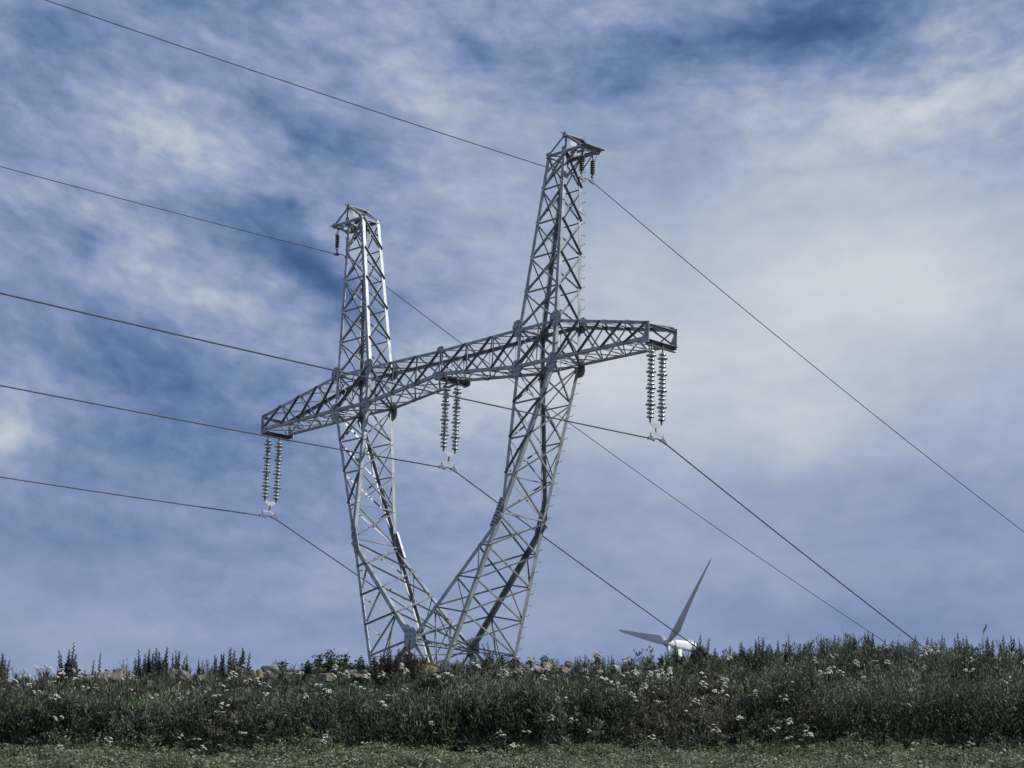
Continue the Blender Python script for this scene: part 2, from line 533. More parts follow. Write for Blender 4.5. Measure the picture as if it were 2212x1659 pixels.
def build_mast(s):
    """upper mast above the crossarm, with its cap"""
    fo = lambda t_: (lambda t: lerp(node(s, XOT, t_, DM, H), node(s, XPO, t_, DP, ZP), t))
    fi = lambda t_: (lambda t: lerp(node(s, XIT, t_, DM, H), node(s, XPI, t_, DP, ZP), t))
    ts = [0, 0.206, 0.405, 0.603, 0.80, 1.0]
    FO, FI, BO, BI = chain(fo(-1), ts), chain(fi(-1), ts), chain(fo(1), ts), chain(fi(1), ts)
    mb = MB()
    fl = s > 0
    face_panels(mb, FO, FI, V3((0, 1, 0)), 0.078, flip=not fl)
    face_panels(mb, BO, BI, V3((0, -1, 0)), 0.07, flip=fl)
    face_panels(mb, FI, BI, V3((s, 0, 0)), 0.078, horiz=False, flip=s < 0)
    face_panels(mb, FO, BO, V3((-s, 0, 0)), 0.078, horiz=False, flip=s > 0)
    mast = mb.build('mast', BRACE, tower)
    for t_, A, B in ((-1, FO, FI), (1, BO, BI)):
        a0 = node(s, XO, t_, DA, 0); b0 = node(s, XI, t_, DA, 0)
        corner_leg(mast, [a0, A[0], A[-1]], s, t_, 0.145)
        corner_leg(mast, [b0, B[0], B[-1]], -s, t_, 0.145)
    # cap
    cm = MB()
    pi = {t: node(s, XPI, t, DP, ZP) for t in (-1, 1)}
    po = {t: node(s, XPO, t, DP, ZP) for t in (-1, 1)}
    pt = {t: node(s, XPT, t, DP, ZP) for t in (-1, 1)}
    pa = {t: node(s, XPO, t, DP, ZP + HA) for t in (-1, 1)}
    up = V3((0, 0, 1))
    for t in (-1, 1):
        inw = V3((0, -t, 0))
        cm.angle(pi[t], pt[t], V3((0, 0, -1)), inw, 0.12, 0.012)
        cm.angle(po[t], pa[t], V3((s, 0, 0)), inw, 0.11, 0.012)
        cm.angle(pa[t], pt[t], V3((0, 0, -1)), inw, 0.10, 0.012)
        cm.angle(pa[t], pi[t], V3((0, 0, -1)), inw, 0.08, 0.01)
        # knee brace from the mast down-leg to the bracket tip
        q = lerp(po[t], fo(t)(0.80), 0.45)
        cm.brace(q, lerp(po[t], pt[t], 0.75), inw, 0.07)
        cm.brace(lerp(pi[t], fi(t)(0.8), 0.55), lerp(po[t], fo(t)(0.8), 0.05), inw, 0.06)
    cm.bar(pa[-1] - V3((0, 0.12, 0)), pa[1] + V3((0, 0.06, 0)), V3((1, 0, 0)), up, (-0.10, -0.03), (0.005, 0.05))
    cm.bar(pa[-1] - V3((0, 0.02, 0)), pa[1] + V3((0, 0.06, 0)), V3((1, 0, 0)), up, (0.03, 0.10), (-0.05, 0.0))
    for P, w in ((pi, 0.09), (po, 0.09)):
        cm.brace(P[-1] + V3((0, 0.03, -0.06)), P[1] - V3((0, 0.03, 0.06)), V3((0, 0, -1)), w)
    cm.brace(pi[-1], po[1], V3((0, 0, -1)), 0.06); cm.brace(pi[1], po[-1], V3((0, 0, -1)), 0.05)
    cm.brace(po[-1], pt[1], V3((0, 0, -1)), 0.06); cm.brace(po[1], pt[-1], V3((0, 0, -1)), 0.05)
    cm.brace(pa[-1], pi[1], V3((s, 0, 0)), 0.05)
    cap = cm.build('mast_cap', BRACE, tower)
    e = MB()
    e.bar(pt[-1] - V3((0, 0.05, 0)), pt[1] + V3((0, 0.10, 0)), V3((s, 0, 0)), up, (-0.02, 0.22), (-0.02, -0.005))
    e.bar(pt[-1] - V3((0, 0.05, 0)), pt[1] + V3((0, 0.10, 0)), V3((s, 0, 0)), up, (-0.04, -0.025), (-0.16, 0.0))
    # short arms that carry the ground wire insulators
    for yy in (-0.30, 0.20):
        e.bar(V3((s * 7.0, yy, ZP - 0.14)), V3((s * 7.36, yy, ZP - 0.14)), V3((0, 1, 0)), up, (-0.03, 0.03), (-0.07, 0.0))
    e.build('bracket_beam', PLATE, cap)
    pl = MB()
    c = (pa[-1] + pa[1]) * 0.5
    pl.plate([c + V3((0, -0.30, -0.04)), c + V3((0, 0.32, -0.04)), c + V3((0, 0.22, -0.42)), c + V3((0, -0.18, -0.42))], V3((s, 0, 0)), 0.012)
    pl.build('cap_plate', PLATE, cap)
    for t in (-1, 1):
        gusset(cap, pa[t] + V3((0, t * 0.0, -0.06)), V3((0, t, 0)), 0.2, 0.24, 4)
        gusset(cap, po[t] + V3((0, 0, -0.05)), V3((0, t, 0)), 0.26, 0.42, 6)
        gusset(cap, pi[t] + V3((s * 0.08, 0, -0.05)), V3((0, t, 0)), 0.22, 0.26, 4)
        gusset(cap, pt[t] + V3((-s * 0.14, 0, -0.05)), V3((0, t, 0)), 0.26, 0.2, 4)
    return mast


def build_leg(s):
    """one arm of the V: from the crossarm down to the knee, then splitting to crotch and base"""
    fo = lambda t_: (lambda t: lerp(node(s, XO, t_, DA, 0), node(s, XK, t_, DK, ZK), t))
    fi = lambda t_: (lambda t: lerp(node(s, XI, t_, DA, 0), node(s, XK, t_, DK, ZK), t))
    ts = [0, 0.244, 0.486, 0.734, 0.985]
    FO, FI, BO, BI = chain(fo(-1), ts), chain(fi(-1), ts), chain(fo(1), ts), chain(fi(1), ts)
    mb = MB()
    face_panels(mb, FO, FI, V3((0, 1, 0)), 0.072, last=False, flip=s < 0)
    face_panels(mb, BO, BI, V3((0, -1, 0)), 0.062, last=False, flip=s > 0)
    face_panels(mb, FI, BI, V3((s, 0, 0)), 0.07, horiz=False, flip=s < 0)
    face_panels(mb, FO, BO, V3((-s, 0, 0)), 0.075, horiz=False, flip=s > 0)
    mb.brace(FO[-1], BO[-1], V3((-s, 0, 0)), 0.09); mb.brace(FI[-2], BI[-2], V3((s, 0, 0)), 0.055)
    mb.brace(FO[-2], FI[-1] + V3((0, 0, .3)), V3((0, 1, 0)), 0.05)
    # V below the knee
    gi = lambda t_: (lambda t: lerp(node(s, XK, t_, DK, ZK), node(0, 0, t_, DCR, ZCR), t))
    zo = [ZK, -6.8, -8.0, -9.23, -10.47, -11.86]
    go = lambda t_: (lambda z: lerp(node(s, XK, t_, DK, ZK), node(s, XB, t_, DB, ZB), (z - ZK) / (ZB - ZK)))
    tsi = [0.02, 0.24, 0.49, 0.742, 1.0]
    iF, iB = chain(gi(-1), tsi), chain(gi(1), tsi)
    oF, oB = chain(go(-1), zo), chain(go(1), zo)
    for I, O, t_ in ((iF, oF, -1), (iB, oB, 1)):
        inw = V3((0, -t_, 0))
        for j in (1, 2, 3):
            mb.brace(O[j], I[j], inw, 0.075, outside=True, trim=0.03)
            if j < 4: mb.brace(I[j], O[j + 1], inw, 0.07, trim=0.05)
        mb.brace(O[4], I[4], inw, 0.075, trim=0.1)
        mb.brace(I[3], O[5], inw, 0.06, trim=0.05)
        mb.brace(lerp(I[3], O[3], 0.05), lerp(O[4], I[4], 0.45), inw, 0.05, gap=0.04)
        mb.brace(lerp(O[4], I[4], 0.45), O[5], inw, 0.05, gap=0.04)
    face_panels(mb, iF, iB, V3((s, 0, 0.6)), 0.085, horiz=False, flip=s < 0)
    face_panels(mb, oF[:5], oB[:5], V3((-s, 0, 0)), 0.068, horiz=False, flip=s > 0)
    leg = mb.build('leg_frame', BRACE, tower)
    for t_ in (-1, 1):
        corner_leg(leg, [fo(t_)(0.0), fo(t_)(0.985)], s, t_, 0.15)
        corner_leg(leg, [fi(t_)(0.0), fi(t_)(0.985)], -s, t_, 0.15)
        corner_leg(leg, [gi(t_)(0.0), gi(t_)(1.0)], -s, t_, 0.17, 0.016)
        corner_leg(leg, [go(t_)(ZK), go(t_)(-11.86)], s, t_, 0.15)
        # bolted splice covers over the knee
        k = node(s, XK, t_, DK, ZK)
        for d, wd, dx in ((-0.02, 0.25, -0.04), ):
            a = lerp(k, fi(t_)(0.85), 0.75); b = lerp(k, gi(t_)(0.1), 1.05)
            a = a + V3((-s * 0.02, 0, 0)); b = b + V3((-s * 0.0, 0, 0))
            ax = (b - a).normalized()
            side = V3((s, 0, 0)); side = (side - ax * side.dot(ax)).normalized()
            n_ = ax.cross(side)
            if n_.y * t_ < 0: n_ = -n_
            pm = MB()
            o0 = n_ * 0.022
            pm.plate([a - side * 0.06 + o0, a + side * 0.22 + o0, b + side * 0.26 + o0, b - side * 0.06 + o0], n_, 0.016)
            nf = len(pm.f)
            # turned edge of the cover
            if s > 0 or t_ > 0: pm.bar(a, b, side, n_, (-0.085, -0.068), (-0.08, 0.02))
            nb = len(pm.f)
            L_ = (b - a).length
            for q in range(9):
                for w_ in (0.02, 0.10, 0.18):
                    if (q * 3 + int(w_ * 100)) % 7 == 0: continue
                    pm.bolt(a + ax * (L_ * (q + 0.6) / 9.4) + side * w_ + n_ * 0.038, n_, 0.024, 0.03)
            o = pm.build('splice_plate', PLATE, leg)
            o.data.materials.append(BOLT)
            for p_ in o.data.polygons[nb:]: p_.material_index = 1
    return leg


def build_crossarm():
    mb = MB()
    ft = [0, 0.253, 0.494, 0.737, 1.0]
    fm = [0, 0.33, 0.665, 1.0]
    top = {}; bot = {}
    for s in (-1, 1):
        for t in (-1, 1):
            top[s, t, 'o'] = chain(lambda q: lerp(node(s, XOT, t, DM, H), node(s, XT, t, DT, ZT1), q), ft)
            bot[s, t, 'o'] = chain(lambda q: lerp(node(s, XO, t, DA, 0), node(s, XT, t, DT, ZT0), q), ft)
            top[s, t, 'm'] = chain(lambda q: lerp(node(s, XIT, t, DM, H), node(0, 0, t, DM, ZC1), q), fm)
            bot[s, t, 'm'] = chain(lambda q: lerp(node(s, XI, t, DA, 0), node(0, 0, t, DA, ZC0), q), fm)
    for s in (-1, 1):
        for z in 'om':
            for t in (-1, 1):
                inw = V3((0, -t, 0))
                sg = (s > 0) == (z == 'o')
                face_panels(mb, top[s, t, z], bot[s, t, z], inw, 0.082 if t < 0 else 0.07, horiz=False, flip=sg)
                if z == 'm':
                    for i in (1, 2): mb.brace(top[s, t, z][i], bot[s, t, z][i], inw, 0.045, gap=0.05)
            for nodes_, inw in ((top, V3((0, 0, -1))), (bot, V3((0, 0, 1)))):
                A, B = nodes_[s, -1, z], nodes_[s, 1, z]
                face_panels(mb, A, B, inw, 0.05, wh=0.06, horiz=True, first_h=True, flip=(nodes_ is bot) == (s > 0))
        # the box of the crossarm inside each mast
        for t in (-1, 1):
            inw = V3((0, -t, 0))
            a0, a1 = node(s, XOT, t, DM, H), node(s, XO, t, DA, 0)
            b0, b1 = node(s, XIT, t, DM, H), node(s, XI, t, DA, 0)
            face_panels(mb, [a0, a1], [b0, b1], inw, 0.11, horiz=False, flip=s < 0)
            c = (a0 + a1 + b0 + b1) * 0.25
            for p in (lerp(a0, b0, .5), lerp(a1, b1, .5)): mb.brace(p, c, inw, 0.045, gap=0.04)
            for p, q in (((a0 + c) / 2, lerp(a0, a1, .5)), ((b1 + c) / 2, lerp(b0, b1, .5)), ((b0 + c) / 2, lerp(b0, b1, .5))): mb.brace(p, q, inw, 0.04, gap=0.05)
        for x1, x0, nv in ((XOT, XO, V3((-s, 0, 0))), (XIT, XI, V3((s, 0, 0)))):
            face_panels(mb, [node(s, x1, -1, DM, H), node(s, x0, -1, DA, 0)], [node(s, x1, 1, DM, H), node(s, x0, 1, DA, 0)], nv, 0.06, horiz=True, first_h=True)
        for zz, x1, x0, d in ((H, XOT, XIT, DM), (0, XO, XI, DA)):
            face_panels(mb, [node(s, x1, -1, d, zz), node(s, x0, -1, d, zz)], [node(s, x1, 1, d, zz), node(s, x0, 1, d, zz)], V3((0, 0, -1)), 0.06, horiz=True, first_h=True)
    # hanger frame at mid span
    for t in (-1, 1):
        a, b = node(0, 0, t, DM, ZC1), node(0, 0, t, DA, ZC0)
        for dx in (-0.07, 0.07): mb.brace(a + V3((dx, 0, 0)), b + V3((dx, 0, 0)), V3((0, -t, 0)), 0.07)
    mb.brace(node(0, 0, -1, DM, ZC1), node(0, 0, 1, DA, ZC0), V3((1, 0, 0)), 0.06)
    mb.brace(node(0, 0, 1, DM, ZC1), node(0, 0, -1, DA, ZC0), V3((1, 0, 0)), 0.06)
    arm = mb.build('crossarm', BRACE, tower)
    for t in (-1, 1):
        inw = V3((0, -t, 0))
        for lvl, dz in ((1, -1), (0, 1)):
            cm = MB()
            if lvl: pts = [node(-1, XT, t, DT, ZT1), node(-1, XOT, t, DM, H), node(-1, XIT, t, DM, H), node(1, 0, t, DM, ZC1), node(1, XIT, t, DM, H), node(1, XOT, t, DM, H), node(1, XT, t, DT, ZT1)]
            else: pts = [node(-1, XT, t, DT, ZT0), node(-1, XO, t, DA, 0), node(-1, XI, t, DA, 0), node(1, 0, t, DA, ZC0), node(1, XI, t, DA, 0), node(1, XO, t, DA, 0), node(1, XT, t, DT, ZT0)]
            for a, b in zip(pts[:-1], pts[1:]):
                off = V3((0, t * 0.018, dz * -0.0))
                cm.angle(a + off, b + off, V3((0, 0, dz)), inw, 0.125, 0.013)
            cm.build('chord', STEEL, arm)
        for s in (-1, 1):
            o_ = V3((0, t * 0.0, 0))
            gusset(arm, node(s, XOT, t, DM + 0.02, H + 0.02), V3((0, t, 0)), 0.62, 0.62, 9, skew=0.0)
            gusset(arm, node(s, XIT, t, DM + 0.02, H + 0.02), V3((0, t, 0)), 0.55, 0.62, 9)
            gusset(arm, node(s, XO - 0.08, t, DA + 0.02, -0.06), V3((0, t, 0)), 0.56, 0.72, 12, skew=0.1 * s)
            gusset(arm, node(s, XI + 0.03, t, DA + 0.02, -0.06), V3((0, t, 0)), 0.52, 0.72, 12)
            e = MB()                                        # tip plates
            a, b = node(s, XT, t, DT + 0.02, ZT1 + 0.03), node(s, XT, t, DT + 0.02, ZT0 - 0.13)
            e.plate([a + V3((-s * 0.42, t * 0.008, 0.02)), a + V3((s * 0.05, t * 0.008, -0.03)), b + V3((s * 0.05, t * 0.008, 0)), b + V3((-s * 0.34, t * 0.008, 0)),
                     b + V3((-s * 0.30, t * 0.008, 0.22)), a + V3((-s * 0.10, t * 0.008, -0.25))], V3((0, t, 0)), 0.014)
            nb = len(e.f)
            for q in range(8):
                e.bolt(a + V3((-s * (0.05 + 0.05 * (q % 2)), t * 0.022, -0.08 - 0.07 * q)), V3((0, t, 0)), 0.02)
            for q in range(4):
                e.bolt(a + V3((-s * (0.14 + 0.06 * q), t * 0.022, -0.06)), V3((0, t, 0)), 0.02)
            ob = e.build('end_plate', PLATE, arm)
            ob.data.materials.append(BOLT)
            for p_ in ob.data.polygons[nb:]: p_.material_index = 1
        gusset(arm, node(0, 0, t, DM + 0.02, ZC1 - 0.02), V3((0, t, 0)), 0.42, 0.3, 6)
        gusset(arm, node(0, 0, t, DA + 0.02, ZC0 - 0.04), V3((0, t, 0)), 0.5, 0.36, 6)
    for (x, z, d) in ((-XT + 0.06, ZT0, DT), (0.02, ZC0, DA), (XT - 0.06, ZT0, DT)):
        h = MB()
        a, b = V3((x, -d + 0.02, z)), V3((x, d + 0.12, z))
        h.bar(a, b, V3((1, 0, 0)), V3((0, 0, 1)), (-0.12, 0.12), (-0.02, -0.008))
        h.bar(a, b, V3((1, 0, 0)), V3((0, 0, 1)), (-0.12, -0.105), (-0.19, -0.021))
        h.bar(a, b, V3((1, 0, 0)), V3((0, 0, 1)), (-0.104, 0.02), (-0.19, -0.178))
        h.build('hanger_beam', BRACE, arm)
        if x:
            h = MB()
            z1 = ZT1 - 0.02
            h.bar(V3((x, -d + 0.03, z1)), V3((x, d - 0.03, z1)), V3((1, 0, 0)), V3((0, 0, 1)), (-0.06, 0.06), (-0.06, -0.045))
            h.bar(V3((x, -d + 0.03, z1)), V3((x, d - 0.03, z1)), V3((1, 0, 0)), V3((0, 0, 1)), (-0.06, -0.045), (-0.15, -0.061))
            h.build('end_strut', STEEL, arm)
    return arm


def build_base():
    mb = MB()
    ZW, XW, DW = -13.2, 1.371, 1.93
    XG, DG = 2.7, 2.75
    lv = [(-11.86, 1.89, 1.79), (ZW, XW, DW)]
    gl = [lerp(V3((XW, DW, ZW)), V3((XG, DG, GROUND_T)), q) for q in (0, 0.5, 1.0)]
    def P(sx, sy, i):
        if i < 2: z, x, d = lv[i]
        else:
            g = gl[i - 1]; z, x, d = g.z, g.x, g.y
        return V3((sx * x, sy * d, z))
    ch = {(sx, sy): [P(sx, sy, i) for i in range(4)] for sx in (-1, 1) for sy in (-1, 1)}
    for t in (-1, 1):
        face_panels(mb, ch[-1, t], ch[1, t], V3((0, -t, 0)), 0.08, horiz=True, first_h=True)
        c = V3((0, t * DCR, ZCR))
        for s in (-1, 1):
            mb.brace(c, ch[s, t][0], V3((0, -t, 0)), 0.15, t=0.014, gap=0.004)
            mb.brace(lerp(c, ch[s, t][0], 0.6), V3((0, t * 1.79, -11.86)), V3((0, -t, 0)), 0.05, gap=0.05)
    for s in (-1, 1):
        face_panels(mb, ch[s, -1], ch[s, 1], V3((-s, 0, 0)), 0.08, horiz=True, first_h=True)
    # ties across the crotch
    mb.brace(V3((0, -DCR + 0.05, ZCR - 0.02)), V3((0, DCR - 0.05, ZCR - 0.02)), V3((0, 0, -1)), 0.13)
    for s in (-1, 1):
        z = -10.47
        x = 2.42
        mb.brace(V3((s * x, -1.64, z)), V3((0.05 * s, 1.5, ZCR - 0.2)), V3((0, 0, -1)), 0.055)
        mb.brace(V3((s * x, 1.64, z)), V3((0.05 * s, -1.5, ZCR - 0.2)), V3((0, 0, -1)), 0.05)
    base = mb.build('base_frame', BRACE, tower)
    for (sx, sy), pts in ch.items():
        corner_leg(base, pts, sx, sy, 0.16, 0.016)
        f = MB()
        c = pts[-1]
        f.lathe([(0.0, 0.22), (0.30, 0.22), (0.36, 0.16), (0.42, -0.35)], 12, (c.x, c.y, c.z))
        f.build('footing', CONCRETE, base)
    for t in (-1, 1):
        c = V3((0, t * (DCR + 0.02), ZCR - 0.03))
        gusset(base, c, V3((0, t, 0)), 0.72, 0.86, 12)
    return base


def build_step_bolts():
    me = None
    mb = MB()
    mb.tube([(0, 0, 0), (0.16, 0, 0), (0.185, 0, 0.012), (0.195, 0, 0.05)], 0.011, 5)
    first = mb.build('step_bolt', FITTING, tower)
    spots = []
    def run(a, b, pitch, dirs):
        n = int((b - a).length / pitch)
        for i in range(n): spots.append((lerp(a, b, (i + 0.5) / n), dirs[i % 2]))
    ex = (0.0, math.pi / 2)
    run(node(1, XPO, 1, DP, ZP), node(1, XOT, 1, DM, H), 0.42, ex)
    run(node(1, XO, 1, DA, 0), node(1, XK, 1, DK, ZK), 0.42, ex)
    run(node(1, XK, 1, DK, ZK), node(1, XB, 1, DB, ZB), 0.42, ex)
    run(node(-1, XPO, 1, DP, ZP), node(-1, XOT, 1, DM, H), 0.42, (math.pi, math.pi / 2))
    run(node(-1, XO, 1, DA, 0), node(-1, XK, 1, DK, ZK), 0.42, (math.pi, math.pi / 2))
    run(node(-1, XK, 1, DK, ZK), node(-1, XB, 1, DB, ZB), 0.42, (math.pi, math.pi / 2))
    for i, (p, a) in enumerate(spots):
        o = first if i == 0 else first.copy()
        if i: col.objects.link(o); o.parent = tower
        o.location = p; o.rotation_euler = (0, 0, a)


for s_ in (-1, 1):
    build_mast(s_)
    build_leg(s_)
build_crossarm()
build_base()
build_step_bolts()

# ------------------------------------------------------------------ insulators, yokes, cables
TM = Matrix.Translation(TOWER_LOC) @ Matrix.Rotation(TOWER_RZ, 4, 'Z')


def tw(x, y, z): return TM @ V3((x, y, z))


def disc(rad, drop):
    mb = MB()
    mb.lathe([(0.035, 0.055), (0.06, 0.045), (rad * 0.55, 0.028), (rad * 0.9, -drop * 0.35), (rad, -drop), (rad * 0.965, -drop - 0.012),
              (rad * 0.86, -drop * 0.45), (rad * 0.72, -drop * 0.7), (rad * 0.6, -0.005), (rad * 0.42, -drop * 0.5), (0.05, 0.0)], 20)
    return mb


def make_string():
    root = empty('insulator_string')
    core = MB()
    core.tube([(0, 0, 0.0), (0, 0, -0.30)], 0.028, 8)
    core.tube([(0, 0, -0.08), (0, 0, -0.16)], 0.05, 8)
    for i in range(17):
        z = -0.36 - 0.15 * i
        core.lathe([(0.0, 0.075), (0.03, 0.07), (0.036, 0.055), (0.036, 0.02), (0.024, 0.0), (0.018, -0.075), (0.0, -0.076)], 10, (0, 0, z))
    core.tube([(0, 0, -0.36 - 16 * 0.15 - 0.05), (0, 0, -2.98)], 0.04, 8)
    core.build('pin_and_cap_core', CAP, root)
    small = large = None
    for i in range(17):
        z = -0.36 - 0.15 * i
        big = i % 4 == 1
        proto = large if big else small
        if proto is None:
            o = disc(0.195 if big else 0.142, 0.034 if big else 0.040).build('glass_shed', GLASS, root, smooth=True)
            if big: large = o
            else: small = o
        else:
            o = proto.copy(); col.objects.link(o); o.parent = root
        o.location = (0, 0, z)
        if big: o['label'] = 'wide flat glass shed'
    return root


str_proto = make_string()
GROUP_S = 'glass insulator strings hanging from the crossarm'
str_spots = (
    ('L', -11.20, -0.42, -0.10, 'glass disc string at the near corner of the crossarm end beside the left mast'),
    ('L', -11.20, 0.16, -0.10, 'glass disc string at the far corner of the crossarm end beside the left mast'),
    ('C', 0.12, -0.42, 0.44, 'glass disc string between the two masts, the left one of that pair'),
    ('C', 0.12, 0.16, 0.44, 'glass disc string between the two masts, the right one of that pair'),
    ('R', 11.24, -0.46, -0.10, 'glass disc string on the right crossarm end, left one of that pair'),
    ('R', 11.24, 0.12, -0.10, 'glass disc string on the right crossarm end, outermost right of all'))
LAB = {'L': 'left', 'C': 'middle', 'R': 'right'}
for i, (ph, x, y, z, lab) in enumerate(str_spots):
    o = str_proto if i == 0 else copy_tree(str_proto)
    o.location = tw(x, y, z)
    o.rotation_euler = (0, 0, TOWER_RZ + 0.3 * i)
    tag(o, lab, 'insulator', GROUP_S)

WIRE = dict(thn=0.09571, thf=0.01384, an=-0.06246, bn=0.00041, af=-0.39496, bf=0.00082, gan=-0.06665, gbn=0.00042, gaf=-0.38016, gbf=0.00109)
ATT = {'L': (-11.261, -0.147, -3.723), 'C': (0.079, -0.147, -3.194), 'R': (11.278, -0.147, -3.685)}
GATT = {'L': (-7.291, -0.05, 6.994), 'R': (7.291, -0.05, 6.994)}
HS = 0.309


def wire_pts(p0, g, smax_n, smax_f):
    x0, y0, z0 = p0
    pts = []
    for sgn, sd, smax in ((-1, 'n', smax_n), (1, 'f', smax_f)):
        th, a, b = WIRE['th' + sd], WIRE[g + 'a' + sd], WIRE[g + 'b' + sd]
        ss = [smax * (k / 90.0) ** 1.6 for k in range(91)]
        seg = [tw(x0 + math.sin(th) * s_, y0 + sgn * (HS + math.cos(th) * s_), z0 + a * s_ + b * s_ * s_) for s_ in ss]
        if sgn < 0: pts = seg[::-1]
        else:
            pts.append(tw(x0, y0, z0 + 0.045))
            pts += seg
    return pts


def make_yoke(ph):
    """triangular yoke, link, lower plate and two boat clamps"""
    x, y, z = ATT[ph]
    sx = [q for q in str_spots if q[0] == ph]
    top = sx[0][3] - 2.98
    ya, yb = sx[0][2], sx[1][2]
    root = empty('suspension_yoke', tw(x, y, z), TOWER_RZ)
    tag(root, {'L': 'suspension yoke with two cable clamps under the left pair of glass strings',
               'C': 'suspension yoke with two cable clamps under the pair of glass strings between the masts',
               'R': 'suspension yoke with two cable clamps under the outer right pair of glass strings'}[ph], 'yoke', 'yokes that join the glass strings to the cables')
    dx = sx[0][1] - x; T = top - z
    ym = (ya + yb) / 2 - y; ya -= y; yb -= y
    p = MB()
    p.plate([V3((dx - 0.008, ya - 0.04, T + 0.05)), V3((dx - 0.008, ym, T - 0.0)), V3((dx - 0.008, yb + 0.04, T + 0.05)), V3((dx - 0.008, yb + 0.02, T - 0.05)), V3((dx - 0.008, ym + 0.06, T - 0.20)), V3((dx - 0.008, ym - 0.06, T - 0.20)), V3((dx - 0.008, ya - 0.02, T - 0.05))], V3((1, 0, 0)), 0.016)
    p.build('yoke_plate', PLATE, root)
    l = MB()
    l.tube([(dx, ym, T - 0.16), (dx * 0.5, ym, T - 0.34)], 0.032, 8)
    l.build('link', FITTING, root)
    b = MB()
    zz = T - 0.34
    b.plate([V3((-0.006, -HS - 0.03, 0.22)), V3((-0.006, ym, zz + 0.03)), V3((-0.006, HS + 0.03, 0.17)), V3((-0.006, HS, 0.12)), V3((-0.006, ym, zz - 0.09)), V3((-0.006, -HS, 0.16))], V3((1, 0, 0)), 0.014)
    b.build('spreader_plate', PLATE, root)
    for yy, sl in ((-HS, -0.06), (HS, -0.22)):
        c = MB()
        c.tube([(0, yy, 0.21), (0, yy, 0.07)], 0.022, 6)
        c.plate([V3((-0.035, yy - 0.17, 0.02 - sl * 0.17)), V3((-0.035, yy - 0.13, 0.035 - sl * 0.13)), V3((-0.035, yy - 0.03, 0.10)), V3((-0.035, yy + 0.03, 0.10)), V3((-0.035, yy + 0.14, 0.03 + sl * 0.14)), V3((-0.035, yy + 0.19, -0.0 + sl * 0.19)), V3((-0.035, yy + 0.17, -0.05 + sl * 0.17)), V3((-0.035, yy, -0.035)), V3((-0.035, yy - 0.15, -0.03 - sl * 0.15))], V3((1, 0, 0)), 0.07)
        for q in (-0.14, 0.16): c.tube([(0, yy + q, 0.02), (0, yy + q, -0.07 + sl * q)], 0.02, 6)
        c.build('cable_clamp', FITTING, root)


for ph in 'LCR': make_yoke(ph)

for ph, lab in (('L', 'lowest dark power cable, held under the left end of the crossarm'),
                ('C', 'dark power cable held by the glass strings between the two masts'),
                ('R', 'dark power cable held by the glass strings at the right end of the crossarm')):
    mb = MB()
    mb.tube(wire_pts(ATT[ph], '', 125, 215), 0.024, 6)
    tag(mb.build('power_cable', CABLE, None, smooth=True), lab, 'cable', 'power cables of the line')
for ph, lab in (('L', 'thin overhead ground wire running past the top of the left mast'), ('R', 'thin overhead ground wire running past the top of the right mast')):
    mb = MB()
    mb.tube(wire_pts(GATT[ph], 'g', 125, 215), 0.017, 6)
    tag(mb.build('ground_wire', CABLE, None, smooth=True), lab, 'cable', 'ground wires at the mast tops')


def make_peak_insulator():
    root = empty('ground_wire_insulator')
    c = MB()
    c.tube([(0, 0, 0), (0, 0, -0.22)], 0.02, 6)
    c.tube([(0, 0, -0.80), (0, 0, -1.08)], 0.022, 6)
    c.lathe([(0.0, -0.84), (0.05, -0.86), (0.05, -0.92), (0.0, -0.94)], 8)
    c.plate([V3((-0.03, -0.13, -1.07)), V3((-0.03, -0.03, -1.0)), V3((-0.03, 0.03, -1.0)), V3((-0.03, 0.13, -1.10)), V3((-0.03, 0.11, -1.17)), V3((-0.03, -0.11, -1.12))], V3((1, 0, 0)), 0.06)
    c.build('hanger_fitting', FITTING, root)
    s = MB()
    prof = [(0.0, -0.22)]
    for i in range(7):
        z = -0.25 - i * 0.078
        prof += [(0.055, z), (0.092, z - 0.022), (0.09, z - 0.034), (0.055, z - 0.04)]
    prof += [(0.05, -0.80), (0.0, -0.81)]
    s.lathe(prof, 12)
    s.build('shed_stack', PORCELAIN, root, smooth=False)
    h = MB()
    h.tube([(0, 0.0, -0.84), (0.13, 0.0, -0.82), (0.135, 0.0, -0.30), (0.10, 0.0, -0.15), (0.08, 0, -0.06)], 0.011, 5)
    h.tube([(0.135, 0, -0.3), (0.18, 0, -0.17), (0.21, 0, -0.13)], 0.011, 5)
    h.tube([(0, 0, -0.22), (0.09, 0, -0.20)], 0.011, 5)
    h.build('arcing_horn', FITTING, root)
    return root


pk = make_peak_insulator()
for i, (x, y, lab) in enumerate(((7.291, -0.34, 'dark ribbed insulator under the right mast top, nearer the mast'),
                                 (7.291, 0.24, 'dark ribbed insulator under the right mast top, outermost of its pair'),
                                 (-7.291, -0.34, 'dark ribbed insulator hanging clear of the left mast top on its outer side'),
                                 (-7.291, 0.24, 'dark ribbed insulator mostly hidden behind the left mast top'))):
    o = pk if i == 0 else copy_tree(pk)
    o.location = tw(x, y, ZP - 0.20)
    o.rotation_euler = (0, 0, TOWER_RZ + (0 if x > 0 else math.pi))
    tag(o, lab, 'insulator', 'ribbed insulators at the mast tops')

# ------------------------------------------------------------------ wind turbine on the far hill


